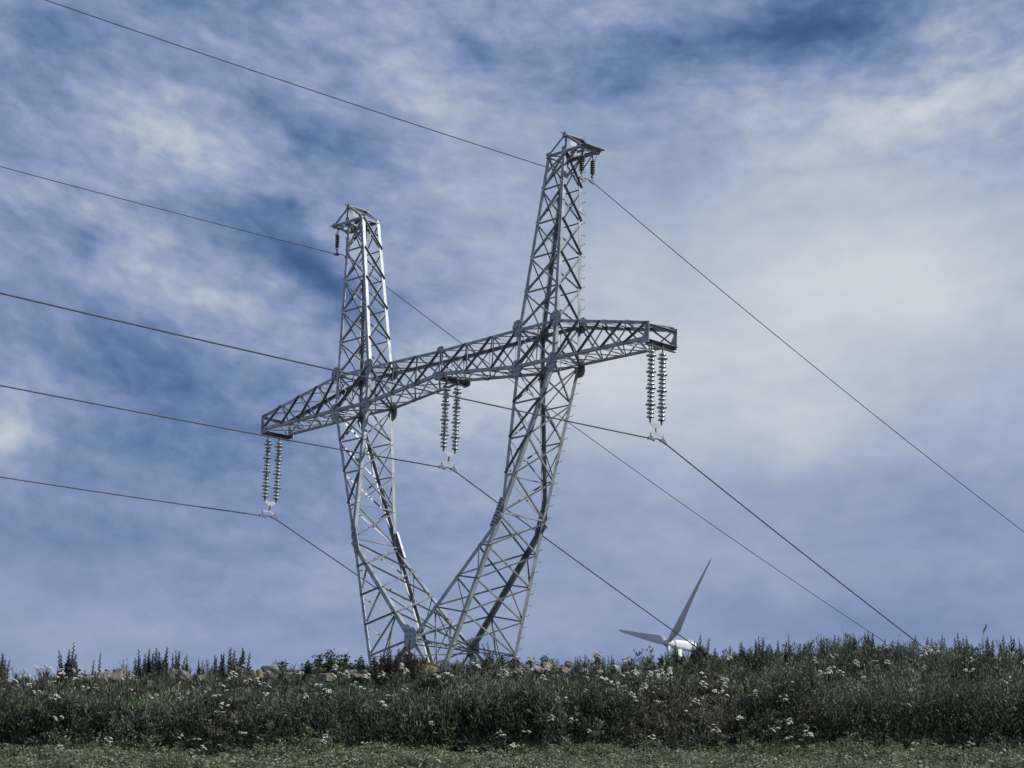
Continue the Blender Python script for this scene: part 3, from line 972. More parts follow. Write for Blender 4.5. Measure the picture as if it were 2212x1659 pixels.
def build_turbine():
    hub = V3((60.6, 883.0, 128.75))
    gz = float(ground_z(hub.x + 4, hub.y + 2)[0])
    root = empty('wind_turbine', (hub.x, hub.y, gz))
    tag(root, 'white three bladed wind turbine rising behind the weedy ridge', 'wind turbine')
    off = hub - V3((hub.x, hub.y, gz))
    psi = R(63.0)
    axis = V3((-math.sin(psi), -math.cos(psi), 0.05)).normalized()       # nacelle to hub, towards the wind
    u = V3((math.cos(psi), -math.sin(psi), 0)); u = (u - axis * u.dot(axis)).normalized()
    v = u.cross(axis)
    if v.z < 0: v = -v
    mb = MB()
    base = off - axis * 4.6
    h = off.z - 1.9
    mb.lathe([(2.2, -3.0), (2.15, 0), (1.75, h * 0.6), (1.4, h), (0.0, h + 0.02)], 28, (base.x, base.y, 0))
    mb.build('tower', WHITE, root, smooth=True)
    side = axis.cross(V3((0, 0, 1))).normalized(); up = side.cross(axis)
    mb = MB()
    prof = [(-2.0, 1.25, 1.3), (-2.6, 1.55, 1.65), (-7.0, 1.75, 1.9), (-11.0, 1.6, 1.75), (-11.8, 1.2, 1.3)]
    rings = []
    for d, w, hh in prof:
        ring = []
        for k in range(20):
            a = 2 * math.pi * k / 20
            ca, sa = math.cos(a), math.sin(a)
            ring.append(off + axis * d + side * (w * math.copysign(abs(ca) ** 0.65, ca)) + up * (hh * math.copysign(abs(sa) ** 0.65, sa) + 0.1))
        rings.append(ring)
    vs = [p for r in rings for p in r]
    n = 20
    fs = [(i * n + k, i * n + (k + 1) % n, (i + 1) * n + (k + 1) % n, (i + 1) * n + k) for i in range(len(rings) - 1) for k in range(n)]
    fs += [tuple(range(n)), tuple((len(rings) - 1) * n + k for k in range(n - 1, -1, -1))]
    mb.add(vs, fs)
    nac = mb.build('nacelle', WHITE, root)
    mm = MB()
    for dd in (-8.2, -9.6):
        mm.bar(off + axis * dd + up * 2.0, off + axis * (dd - 0.8) + up * 2.0, side, up, (-0.5, 0.5), (-0.05, 0.55))
    mm.tube([off + axis * -10.9 + up * 1.9, off + axis * -10.9 + up * 3.3], 0.06, 6)
    mm.build('roof_cooler', WHITE, nac)
    # hub and spinner
    mb = MB()
    rings = []
    for d, r in ((-2.1, 1.25), (-1.2, 1.5), (0.4, 1.5), (1.3, 1.1), (1.9, 0.55), (2.1, 0.02)):
        rings.append([off + axis * d + (u * math.cos(2 * math.pi * k / 20) + v * math.sin(2 * math.pi * k / 20)) * r for k in range(20)])
    vs = [p for r in rings for p in r]
    fs = [(i * 20 + k, i * 20 + (k + 1) % 20, (i + 1) * 20 + (k + 1) % 20, (i + 1) * 20 + k) for i in range(5) for k in range(20)]
    mb.add(vs, fs)
    mb.build('hub', BLADE, root, smooth=True)
    Lb = 39.0
    for ang in (46.0, 166.0, 286.0):
        a = R(ang)
        d = u * math.cos(a) + v * math.sin(a)
        tng = -u * math.sin(a) + v * math.cos(a)
        mb = MB(); rings = []
        for (q, ch, th, tw_, sh) in ((0.02, 1.7, 1.7, 70, 0.0), (0.06, 1.75, 1.6, 60, 0.05), (0.13, 2.9, 1.0, 42, 0.35), (0.20, 3.5, 0.75, 30, 0.5), (0.32, 3.1, 0.55, 20, 0.42),
                                     (0.5, 2.3, 0.38, 12, 0.3), (0.7, 1.6, 0.25, 8, 0.2), (0.88, 1.1, 0.16, 6, 0.12), (0.97, 0.75, 0.10, 5, 0.1), (1.0, 0.2, 0.04, 5, 0.1)):
            t_ = R(tw_ * 0.6)
            ct = tng * math.cos(t_) + axis * math.sin(t_)
            nt_ = axis * math.cos(t_) - tng * math.sin(t_)
            c = off + d * (q * Lb)
            ring = []
            for k in range(14):
                ph = 2 * math.pi * k / 14
                xx = math.cos(ph)
                yy = math.sin(ph) * (0.5 if q < 0.1 else 0.5 * (0.55 + 0.45 * xx) ** 0.6 if xx > -1 else 0)
                ring.append(c + ct * (ch * 0.5 * xx - sh * ch * 0.4) + nt_ * (th * yy))
            rings.append(ring)
        vs = [p for r in rings for p in r]
        fs = [(i * 14 + k, i * 14 + (k + 1) % 14, (i + 1) * 14 + (k + 1) % 14, (i + 1) * 14 + k) for i in range(len(rings) - 1) for k in range(14)]
        fs.append(tuple((len(rings) - 1) * 14 + k for k in range(14)))
        mb.add(vs, fs)
        mb.build('blade', BLADE, root, smooth=True)


build_turbine()
#VEG
# stones, skyline plants and flower patches, in metres (x, y, z, width, height, kind)
ROCKS = [(-6.67, 38.2, 6.1, 0.3, 0.19, 'g'), (-6.37, 38.2, 6.21, 0.27, 0.13, 't'), (-6.21, 38.5, 6.34, 0.45, 0.21, 'g'), (-6.09, 38.55, 6.43, 0.23, 0.1, 't'), (-6.3, 38.5, 6.18, 0.39, 0.08, 't'), (-6.54, 38.2, 6.28, 0.27, 0.11, 't'), (-6.32, 38.2, 6.31, 0.23, 0.08, 't'), (-7.77, 38.2, 6.07, 0.25, 0.17, 'y'), (-5.1, 38.5, 6.42, 0.25, 0.1, 't'), (-5.03, 38.5, 6.37, 0.19, 0.06, 't'), (-5.27, 38.5, 6.46, 0.16, 0.12, 't'), (-4.8, 38.5, 6.37, 0.23, 0.06, 't'), (-4.05, 38.2, 6.43, 0.3, 0.15, 't'), (-3.95, 38.2, 6.38, 0.19, 0.09, 'g'), (-6.46, 38.2, 6.21, 0.19, 0.09, 'g'), (-5.64, 38.47, 6.25, 0.17, 0.1, 'g'), (-6.79, 38.2, 6.18, 0.13, 0.09, 't'), (-3.7, 38.62, 6.54, 0.33, 0.25, 't'), (-3.39, 38.53, 6.46, 0.34, 0.11, 't'), (-3.86, 38.2, 6.45, 0.13, 0.08, 'y'), (-3.25, 38.41, 6.49, 0.11, 0.08, 't'), (-3.05, 38.5, 6.43, 0.23, 0.1, 't'), (-3.03, 38.5, 6.37, 0.21, 0.08, 'g'), (-2.76, 38.5, 6.46, 0.29, 0.08, 't'), (-2.5, 38.5, 6.46, 0.31, 0.07, 't'), (-2.21, 38.3, 6.44, 0.38, 0.06, 't'), (-2.41, 38.5, 6.54, 0.17, 0.05, 'g'), (-2.17, 38.26, 6.49, 0.09, 0.05, 'y'), (-1.42, 38.5, 6.68, 0.12, 0.1, 't'), (-1.24, 38.5, 6.62, 0.4, 0.19, 'y'), (-1.06, 38.5, 6.53, 0.25, 0.06, 't'), (-0.79, 38.18, 6.44, 0.32, 0.15, 't'), (-0.44, 38.2, 6.54, 0.36, 0.09, 't'), (-0.33, 38.2, 6.6, 0.17, 0.05, 'g'), (-0.64, 38.2, 6.57, 0.11, 0.06, 't'), (-0.04, 38.2, 6.56, 0.34, 0.08, 't'), (-2.79, 38.5, 6.36, 0.27, 0.08, 'g'), (-2.05, 38.12, 6.35, 0.23, 0.07, 'g'), (-0.24, 38.2, 6.46, 0.3, 0.08, 't'), (0.27, 38.26, 6.7, 0.15, 0.09, 't'), (0.69, 38.5, 6.74, 0.24, 0.12, 't'), (0.24, 38.28, 6.62, 0.29, 0.05, 'y'), (0.48, 38.2, 6.65, 0.27, 0.05, 't'), (0.59, 38.2, 6.61, 0.42, 0.05, 't'), (1.07, 38.5, 6.79, 0.14, 0.05, 't'), (1.52, 38.2, 6.69, 0.17, 0.08, 't'), (1.54, 38.2, 6.64, 0.13, 0.06, 't'), (0.96, 38.5, 6.69, 0.23, 0.05, 't'), (3.08, 38.5, 6.78, 0.23, 0.18, 't'), (1.97, 38.5, 6.72, 0.08, 0.12, 'g'), (1.28, 38.5, 6.68, 0.19, 0.06, 'g'), (1.8, 38.2, 6.67, 0.17, 0.06, 'g'), (2.47, 38.58, 6.78, 0.13, 0.06, 't'), (5.68, 38.5, 7.11, 0.21, 0.05, 't')]
CREST_PLANTS = [(-8.06, 6.66, 'a'), (-6.98, 6.84, 'a'), (-7.06, 6.78, 'a'), (-6.48, 6.7, 't'), (-6.62, 6.59, 'a'), (-5.94, 6.73, 'a'), (-5.86, 6.68, 'a'), (-5.76, 6.83, 'a'), (-5.67, 6.75, 'a'), (-5.59, 6.79, 'a'), (-5.48, 6.88, 'a'), (-5.29, 6.84, 'a'), (-5.09, 6.74, 'a'), (-4.95, 6.7, 'a'), (-4.67, 6.77, 'a'), (-4.55, 6.81, 'a'), (-4.37, 6.87, 'a'), (-4.22, 6.87, 'a'), (-1.67, 6.93, 'c'), (-1.52, 7.02, 'c'), (-1.4, 6.98, 'c'), (-1.83, 6.87, 'c'), (2.26, 7.08, 's'), (2.38, 7.13, 's'), (2.12, 7.06, 's'), (3.19, 7.34, 'b'), (3.1, 7.25, 'b'), (3.47, 7.16, 'b'), (3.68, 7.19, 'a'), (4.12, 7.28, 'a'), (4.22, 7.39, 'a'), (4.32, 7.23, 'a'), (4.49, 7.32, 'a'), (4.63, 7.37, 'a'), (4.92, 7.42, 'l'), (5.22, 7.43, 'b'), (5.42, 7.43, 'b'), (5.55, 7.41, 'b'), (5.72, 7.47, 'b'), (5.87, 7.45, 'b'), (5.95, 7.41, 'b'), (6.18, 7.36, 'b'), (6.74, 7.48, 'b'), (6.96, 7.47, 'b'), (7.1, 7.43, 'b'), (7.35, 7.46, 'b'), (7.52, 7.45, 'b'), (7.83, 7.43, 'b'), (7.93, 7.46, 'b'), (8.18, 7.53, 'b'), (8.26, 7.48, 'b'), (8.41, 7.4, 'b'), (7.77, 7.67, 'g'), (1.33, 6.97, 'b'), (1.21, 6.93, 'b'), (1.57, 7.0, 'a'), (1.77, 6.98, 'a')]
BUSHES = [(3.22, 7.20), (2.75, 7.05), (-3.02, 6.92), (-2.8, 6.92), (-2.57, 6.88), (-2.34, 6.86), (-2.1, 6.88), (-1.89, 6.88), (-0.46, 6.88), (-0.21, 6.92), (-0.01, 6.95), (0.19, 6.93), (0.44, 6.91), (0.69, 6.95), (-3.61, 6.78), (-3.2, 6.77)]
FLOWER_PATCHES = [(-6.4, 37.95), (-6.93, 37.88), (-6.73, 38.04), (-6.11, 38.6), (-6.12, 37.53), (-6.08, 37.74), (-3.94, 37.67), (-4.12, 37.04), (-2.2, 37.93), (-2.36, 37.41), (-0.43, 37.64), (-0.33, 36.82), (0.2, 38.12), (0.28, 38.27), (1.47, 38.16), (0.58, 36.28), (0.55, 37.56), (1.71, 37.27), (1.83, 37.39), (1.47, 36.94), (2.12, 37.0), (2.35, 36.91), (2.55, 36.57), (2.6, 36.17), (2.21, 36.5), (1.75, 35.57), (2.66, 35.89), (3.51, 35.81), (3.61, 35.33), (3.4, 35.1), (-1.73, 35.29), (-1.33, 35.45), (-2.75, 35.32), (4.46, 38.6), (5.14, 38.27), (5.45, 38.2), (6.23, 38.14), (5.98, 37.54), (6.05, 37.05), (5.06, 36.28), (4.6, 35.38), (5.1, 36.86), (4.14, 34.9), (3.97, 34.68), (7.38, 37.5), (7.45, 36.35), (5.99, 35.36), (0.35, 35.77), (1.04, 36.68), (-1.56, 37.07), (-0.97, 36.62), (-4.43, 36.47), (-5.13, 35.92)]
ROCK_LABELS = {
    2: 'largest broken grey boulder of the stone pile at the left end of the bank',
    0: 'grey boulder at the lower left of the stone pile, beside the tall mugwort clump',
    7: 'ochre stone in the grass at the far left edge of the bank',
    12: 'tan slab stone just left of the upright triangular stone',
    17: 'upright triangular tan stone on the skyline left of the pylon',
    18: 'flat tan slab just right of the upright triangular stone',
    29: 'big rounded ochre boulder in front of the left base of the pylon',
    31: 'broad tan stone at the foot of the ochre boulder, flowers in front of it',
    40: 'rounded pale tan boulder on the skyline just right of the pylon base',
    48: 'brownish tan boulder among the weeds under the wind turbine',
    53: 'narrow tan slab in the tall mugwort on the right'}
# ------------------------------------------------------------------ vegetation helpers


def unit(v):
    return v / np.maximum(np.linalg.norm(v, axis=-1, keepdims=True), 1e-9)


def leaf_quads(base, dirv, length, width, rng, fold=0.0):
    """diamond shaped leaves: arrays of base points, directions, lengths and widths"""
    n = len(base)
    dirv = unit(dirv)
    r = unit(rng.normal(size=(n, 3)))
    side = unit(np.cross(dirv, r))
    nrm = np.cross(side, dirv)
    L = length[:, None]; W = width[:, None]
    mid = base + dirv * L * 0.45 + nrm * L * 0.08
    tip = base + dirv * L - np.array([0, 0, 1.0]) * L * fold
    v = np.stack([base, mid + side * W * 0.5, tip, mid - side * W * 0.5], 1).reshape(-1, 3)
    q = np.arange(n * 4).reshape(-1, 4)
    return v, q


def stem_quads(a, b, w):
    """two crossed thin blades per stem"""
    n = len(a)
    d = unit(b - a)
    s1 = unit(np.cross(d, np.array([1.0, 0.3, 0.1])))
    s2 = np.cross(d, s1)
    vs = []
    for s_ in (s1, s2):
        vs.append(np.stack([a - s_ * w[:, None] / 2, a + s_ * w[:, None] / 2, b + s_ * w[:, None] * 0.3, b - s_ * w[:, None] * 0.3], 1))
    v = np.concatenate(vs).reshape(-1, 3)
    return v, np.arange(2 * n * 4).reshape(-1, 4)


def join(parts):
    vs, qs, cs = [], [], []
    o = 0
    for v, q, c in parts:
        vs.append(v); qs.append(q + o); cs.append(c); o += len(v)
    return np.concatenate(vs), np.concatenate(qs), np.concatenate(cs)


def soft_noise(x, y, seed, scale):
    r = np.random.default_rng(seed)
    t = np.zeros_like(x)
    for k in range(6):
        f = scale * (1.6 ** (k / 2)); a = r.uniform(0, 2 * np.pi)
        t += np.sin((x * np.cos(a) + 1.4 * y * np.sin(a)) * f + r.uniform(0, 6.28)) / (k * 0.4 + 1)
    return np.clip(0.5 + t / 5.0, 0, 1)


ROCK_ARR = np.array([(r[0], r[1], r[3]) for r in ROCKS])


def rock_shade(x, y):
    """true where a plant would stand right in front of or on a stone"""
    m = np.zeros(len(x), bool)
    for rx, ry, rw in ROCK_ARR:
        m |= (np.abs(x - rx) < rw * 0.6) & (y > ry - 1.25) & (y < ry + 0.25)
    return m


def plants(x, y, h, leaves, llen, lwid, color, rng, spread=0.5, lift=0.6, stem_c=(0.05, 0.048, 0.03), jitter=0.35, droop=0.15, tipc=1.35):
    """a crowd of leafy stems as one set of quads"""
    n = len(x)
    z = ground_z(x, y) - 0.02
    lean = rng.normal(size=(n, 2)) * 0.18
    base = np.stack([x, y, z], 1)
    top = base + np.stack([lean[:, 0] * h, lean[:, 1] * h, h], 1)
    idx = np.repeat(np.arange(n), leaves)
    t = rng.beta(1.5, 1.0, len(idx))
    p = base[idx] + (top - base)[idx] * t[:, None]
    az = rng.uniform(0, 2 * np.pi, len(idx))
    br = (1 - 0.75 * t) * spread * h[idx] * rng.uniform(0.1, 1, len(idx)) * 0.5
    p += np.stack([np.cos(az) * br, np.sin(az) * br, br * 0.6], 1)
    up = lift + rng.normal(size=len(idx)) * 0.45
    d = np.stack([np.cos(az), np.sin(az), up], 1)
    sz = rng.uniform(0.6, 1.35, len(idx)) * (1.15 - 0.5 * t)
    v, q = leaf_quads(p, d, llen[idx] * sz, lwid[idx] * sz, rng, droop)
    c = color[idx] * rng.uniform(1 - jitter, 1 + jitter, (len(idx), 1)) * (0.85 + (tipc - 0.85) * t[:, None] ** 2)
    c = c * rng.uniform(0.92, 1.08, (len(idx), 3))
    sv, sq = stem_quads(base, top, np.full(n, 0.009))
    sc = np.tile(np.array(stem_c), (len(sv), 1))
    return [(v, q, np.repeat(c, 4, 0)), (sv, sq, sc)]


def make_weeds():
    rng = np.random.default_rng(5)
    n = 8600
    x = rng.uniform(-12.5, 12.5, n); y = np.where(rng.uniform(size=n) < 0.24, rng.uniform(34.55, 35.4, n), 34.6 + 4.65 * rng.uniform(0, 1, n))
    keep = ~(rock_shade(x, y) & (rng.uniform(size=n) < 0.78))
    crest_gap = (y > 37.9) & (x < 2.2) & (rng.uniform(size=n) < 0.45)
    keep &= ~crest_gap
    x, y = x[keep], y[keep]; n = len(x)
    a = soft_noise(x, y, 1, 1.1); b = soft_noise(x, y, 2, 1.7); c_ = soft_noise(x, y, 3, 0.9)
    right = np.clip((x - 1.5) / 3.0, 0, 1)
    h = 0.13 + 0.34 * a ** 1.5 + 0.07 * right + rng.normal(size=n) * 0.08
    h *= np.where(y < 35.2, 1.25, 1.0) * np.where((y > 37.7) & (x < 2.5), 0.40, 1.0) * np.where((y > 37.9) & (x >= 2.5), 0.75, 1.0)
    h = np.clip(h, 0.10, 0.85)
    green = np.array((0.060, 0.088, 0.044)); grey = np.array((0.090, 0.102, 0.078)); brown = np.array((0.076, 0.068, 0.052)); deep = np.array((0.028, 0.042, 0.029))
    col_ = green[None] * (1 - b[:, None]) + grey[None] * b[:, None]
    w = np.clip((c_ - 0.52) * 4, 0, 1)[:, None] * 0.75
    col_ = col_ * (1 - w) + brown[None] * w
    w = np.clip((0.42 - c_) * 4, 0, 1)[:, None] * 0.6
    col_ = col_ * (1 - w) + deep[None] * w
    ll = np.where(b > 0.5, 0.085, 0.110) + rng.normal(size=n) * 0.008
    lw = np.where(b > 0.5, 0.021, 0.040)
    col_ = col_ * (0.6 + 0.95 * soft_noise(x, y, 4, 3.2))[:, None] * rng.uniform(0.65, 1.5, (n, 1))
    up = rng.uniform(size=n) < 0.25 + 0.5 * soft_noise(x, y, 14, 1.5)       # feathery upright kinds among broad leaved ones
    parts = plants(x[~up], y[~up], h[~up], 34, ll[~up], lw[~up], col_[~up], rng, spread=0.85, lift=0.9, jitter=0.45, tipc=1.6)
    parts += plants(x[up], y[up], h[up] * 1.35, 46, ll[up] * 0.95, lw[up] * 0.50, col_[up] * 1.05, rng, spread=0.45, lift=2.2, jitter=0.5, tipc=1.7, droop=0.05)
    # dense row at the bank foot, its shade put into darker leaf colour
    m = 1150
    fx = rng.uniform(-12.5, 12.5, m); fy = rng.uniform(34.45, 35.3, m)
    fh = np.clip(0.08 + 0.62 * soft_noise(fx, fy, 16, 1.9) ** 1.4 + rng.normal(size=m) * 0.09, 0.08, 0.75)
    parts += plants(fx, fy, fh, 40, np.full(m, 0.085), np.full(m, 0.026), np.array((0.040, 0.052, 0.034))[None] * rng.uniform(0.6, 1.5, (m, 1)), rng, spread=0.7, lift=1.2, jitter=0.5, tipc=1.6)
    # paler plants spilling over the edge of the grass
    m = 800
    fx = rng.uniform(-12.0, 12.0, m); fy = rng.uniform(33.9, 34.75, m)
    ok = soft_noise(fx, fy, 18, 2.4) > 0.42
    fx, fy = fx[ok], fy[ok]; m = len(fx)
    fh = np.clip(0.12 + 0.30 * rng.beta(1.5, 2.5, m), 0.1, 0.42)
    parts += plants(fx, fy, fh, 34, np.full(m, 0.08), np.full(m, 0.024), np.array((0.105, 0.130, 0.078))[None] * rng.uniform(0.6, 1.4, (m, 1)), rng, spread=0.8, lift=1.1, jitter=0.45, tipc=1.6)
    # upright grass blades among the weeds, thickest along the skyline
    m = 2600
    gx = rng.uniform(-12.5, 12.5, m); gy = np.where(rng.uniform(size=m) < 0.55, rng.uniform(38.5, 39.7, m), rng.uniform(34.6, 38.4, m))
    gh = np.clip(0.16 + 0.14 * soft_noise(gx, gy, 6, 2.0) + rng.normal(size=m) * 0.05, 0.08, 0.42)
    gc = np.array((0.070, 0.082, 0.050))[None] * rng.uniform(0.6, 1.5, (m, 1))
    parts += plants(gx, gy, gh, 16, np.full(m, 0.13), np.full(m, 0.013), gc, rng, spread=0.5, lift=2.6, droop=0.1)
    v, q, c = join(parts)
    tag(mesh_np('weeds', v, q, LEAF, c), 'dense dark weeds covering the bank below the stones', 'weeds', kind='stuff')


def make_grass():
    rng = np.random.default_rng(8)
    n = 9000
    x = rng.uniform(-11, 11, n); y = rng.uniform(26.0, 35.0, n)
    a = soft_noise(x, y, 11, 1.3); b = soft_noise(x, y, 12, 2.1)
    h = np.clip(0.10 + 0.13 * a + rng.normal(size=n) * 0.03, 0.06, 0.34)
    g1 = np.array((0.138, 0.168, 0.082)); g2 = np.array((0.188, 0.208, 0.148)); g3 = np.array((0.17, 0.15, 0.10))
    col_ = g1[None] * (1 - b[:, None]) + g2[None] * b[:, None]
    w = (rng.uniform(size=n) < 0.12)[:, None] * 0.7
    col_ = col_ * (1 - w) + g3[None] * w
    ll = 0.075 + rng.normal(size=n) * 0.015; lw = np.where(b > 0.5, 0.034, 0.024)
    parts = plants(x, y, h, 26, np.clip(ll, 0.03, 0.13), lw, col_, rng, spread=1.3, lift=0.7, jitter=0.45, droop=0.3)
    v, q, c = join(parts)
    tag(mesh_np('grass', v, q, LEAF, c), 'short green grassy ground cover at the foot of the bank', 'grass', kind='stuff')


def make_plateau_grass():
    """sparse tufts on the level ground behind the stones, round the pylon's feet"""
    rng = np.random.default_rng(9)
    n = 2600
    x = rng.uniform(-16, 16, n); y = rng.uniform(39.4, 60.0, n)
    h = rng.uniform(0.08, 0.2, n)
    col_ = np.array((0.055, 0.065, 0.035))[None] * rng.uniform(0.7, 1.4, (n, 1))
    parts = plants(x, y, h, 14, np.full(n, 0.09), np.full(n, 0.02), col_, rng, spread=1.0, lift=1.2)
    v, q, c = join(parts)
    tag(mesh_np('field_grass', v, q, LEAF, c), 'low grass on the level ground behind the stones', 'grass', kind='stuff')


make_weeds()
make_grass()
make_plateau_grass()

# ------------------------------------------------------------------ stones of the tumbled wall


def make_rock(i, x, y, z, w, h, kind):
    rnd = random.Random(100 + i)
    import bmesh
    bm = bmesh.new()
    bmesh.ops.create_icosphere(bm, subdivisions=4, radius=1.0)
    ph = [rnd.uniform(0, 6.28) for _ in range(9)]
    cuts = [(V3((rnd.gauss(0, 1), rnd.gauss(0, 1), rnd.gauss(0, 0.5))).normalized(), rnd.uniform(0.45, 0.75)) for _ in range(8)] + [(V3((rnd.gauss(0, .18), rnd.gauss(0, .18), 1)).normalized(), 0.5), (V3((0.05, -1, 0.15)).normalized(), 0.55)]
    for v in bm.verts:
        p = v.co.copy()
        for nn, dd in cuts:                             # split faces, as broken stone has
            e = p.dot(nn) - dd
            if e > 0: p -= nn * e * 0.98
        k = 1 + 0.04 * math.sin(4 * p.x + ph[0]) * math.sin(5 * p.y + ph[1]) + 0.03 * math.sin(9 * p.z + ph[2] + 6 * p.x)
        v.co = p * k
    xs = [v.co.x for v in bm.verts]; zs = [v.co.z for v in bm.verts]
    sx = (w * 1.0) / (max(xs) - min(xs)); sz = (h * 1.35 + 0.04) / (max(zs) - min(zs))
    for v in bm.verts:
        v.co = V3((v.co.x * sx, v.co.y * sx * 0.85, v.co.z * sz))
    me = bpy.data.meshes.new('stone'); bm.to_mesh(me); bm.free()
    me.materials.append({'g': ROCKG, 't': ROCK, 'y': ROCKY}[kind])
    o = bpy.data.objects.new('stone', me); col.objects.link(o)
    o.location = (x, y - 0.12, z - h * 0.28 - 0.02)
    o.rotation_euler = (rnd.uniform(-0.12, 0.12), rnd.uniform(-0.1, 0.1), rnd.uniform(-0.5, 0.5))
    return o


SPECIAL = {}
for i, r in enumerate(ROCKS):
    o = make_rock(i, *r)
    big = r[3] > 0.33
    lab = ROCK_LABELS.get(i)
    if lab is None:
        lab = {'g': 'small grey stone half buried in the weeds along the top of the bank', 't': 'flat tan stone lying in the weeds along the top of the bank',
               'y': 'small ochre stone lying in the weeds along the top of the bank'}[r[5]]
    tag(o, lab, 'stone', 'stones along the top of the bank')

# ------------------------------------------------------------------ single plants


def plant_root(name, foliage, stems, extra=None):
    root = empty(name)
    v, q, c = foliage
    mesh_np('foliage', v, q, LEAF, c, root)
    if stems is not None:
        v, q, c = stems
        mesh_np('stem', v, q, DRY, c, root)
    if extra: extra(root)
    return root


def mugwort(seed, nst, cone, base_c, wide):
    """clump of upright leafy stems, one unit high"""
    rng = np.random.default_rng(seed)
    fl = []; st = []
    for k in range(nst):
        hh = rng.uniform(0.55, 1.0) if k else 1.0
        a = rng.uniform(0, 6.28); r0 = rng.uniform(0, wide) if k else 0.0
        b = np.array([math.cos(a) * r0 * 0.6, math.sin(a) * r0 * 0.6, 0.0])
        t_ = b + np.array([math.cos(a) * r0 * 0.45 + rng.normal() * 0.035, math.sin(a) * r0 * 0.45 + rng.normal() * 0.035, hh])
        nb = 26
        tt = np.linspace(0.12, 0.97, nb)
        aa = np.arange(nb) * 2.4 + rng.uniform(0, 6)
        bl = cone * (1.02 - tt) ** 1.1 * 1.15 * rng.uniform(0.7, 1.2, nb)
        p0 = b[None] + (t_ - b)[None] * tt[:, None]
        bd = np.stack([np.cos(aa), np.sin(aa), np.full(nb, 1.5)], 1); bd /= np.linalg.norm(bd, axis=1, keepdims=True)
        p1 = p0 + bd * bl[:, None]
        st.append((b[None], t_[None], np.array([0.016])))
        st.append((p0, p1, np.full(nb, 0.007)))
        m = 11
        idx = np.repeat(np.arange(nb), m)
        s_ = rng.uniform(0.1, 1.0, nb * m)
        p = p0[idx] + (p1 - p0)[idx] * s_[:, None]
        an = rng.uniform(0, 6.28, nb * m)
        d = bd[idx] + 0.75 * np.stack([np.cos(an), np.sin(an), rng.uniform(-0.3, 0.9, nb * m)], 1)
        ln = rng.uniform(0.05, 0.11, nb * m) * (1.2 - 0.85 * tt[idx])
        v, q = leaf_quads(p, d, ln, ln * 0.30, rng, 0.1)
        c = np.array(base_c)[None] * rng.uniform(0.6, 1.45, (nb * m, 1)) * rng.uniform(0.93, 1.07, (nb * m, 3))
        fl.append((v, q, np.repeat(c, 4, 0)))
    sv = [(lambda vq: (vq[0], vq[1], np.tile(np.array([[0.06, 0.05, 0.035]]), (len(vq[0]), 1))))(stem_quads(*s_)) for s_ in st]
    return join(fl), join(sv)


def bush(seed):
    rng = np.random.default_rng(seed)
    fl = []; st = []
    for k in range(26):
        a = rng.uniform(0, 6.28); r0 = rng.uniform(0.0, 0.42); hh = rng.uniform(0.5, 1.0) * (1.05 - r0)
        b = np.array([math.cos(a) * r0 * 0.4, math.sin(a) * r0 * 0.4, 0]); t_ = np.array([math.cos(a) * r0, math.sin(a) * r0, hh])
        m = 60
        s_ = rng.uniform(0.1, 1, m)
        p = b[None] + (t_ - b)[None] * s_[:, None] + rng.normal(size=(m, 3)) * 0.03
        an = rng.uniform(0, 6.28, m)
        d = np.stack([np.cos(an), np.sin(an), rng.uniform(-0.2, 0.9, m)], 1)
        ln = rng.uniform(0.05, 0.10, m)
        v, q = leaf_quads(p, d, ln, ln * 0.55, rng, 0.2)
        c = np.array([[0.060, 0.092, 0.038]]) * rng.uniform(0.6, 1.5, (m, 1))
        fl.append((v, q, np.repeat(c, 4, 0)))
        v, q = stem_quads(b[None], t_[None], np.array([0.012]))
        st.append((v, q, np.tile(np.array([[0.05, 0.045, 0.03]]), (len(v), 1))))
    return join(fl), join(st)


GREY_GREEN = (0.095, 0.105, 0.088)
PROTO = {
    'a': [plant_root('mugwort_plant', *mugwort(21, 8, 0.17, GREY_GREEN, 0.22)), plant_root('mugwort_plant', *mugwort(22, 6, 0.16, GREY_GREEN, 0.18)), plant_root('mugwort_plant', *mugwort(23, 10, 0.16, (0.080, 0.094, 0.070), 0.26))],
    'b': [plant_root('mugwort_plant', *mugwort(31, 6, 0.24, (0.078, 0.098, 0.066), 0.26)), plant_root('mugwort_plant', *mugwort(32, 8, 0.22, (0.085, 0.104, 0.070), 0.30)), plant_root('mugwort_plant', *mugwort(33, 4, 0.27, (0.070, 0.092, 0.060), 0.2))],
    'c': [plant_root('withered_weed', *mugwort(41, 12, 0.20, (0.080, 0.066, 0.056), 0.5)), plant_root('withered_weed', *mugwort(42, 11, 0.2, (0.074, 0.062, 0.054), 0.45))],
    't': [plant_root('mugwort_plant', *mugwort(51, 1, 0.08, GREY_GREEN, 0.0))],
}
FREE = {k: list(v) for k, v in PROTO.items()}


def place_plant(kind, x, y, h, rz, label, cat, group, tilt=0.0):
    if FREE[kind]: o = FREE[kind].pop(0)
    else: o = copy_tree(random.choice(PROTO[kind]))
    o.location = (x, y, float(ground_z(x, y)[0]) - 0.03)
    o.scale = (h, h, h)
    o.rotation_euler = (0, tilt, rz)
    tag(o, label, cat, group)
    return o


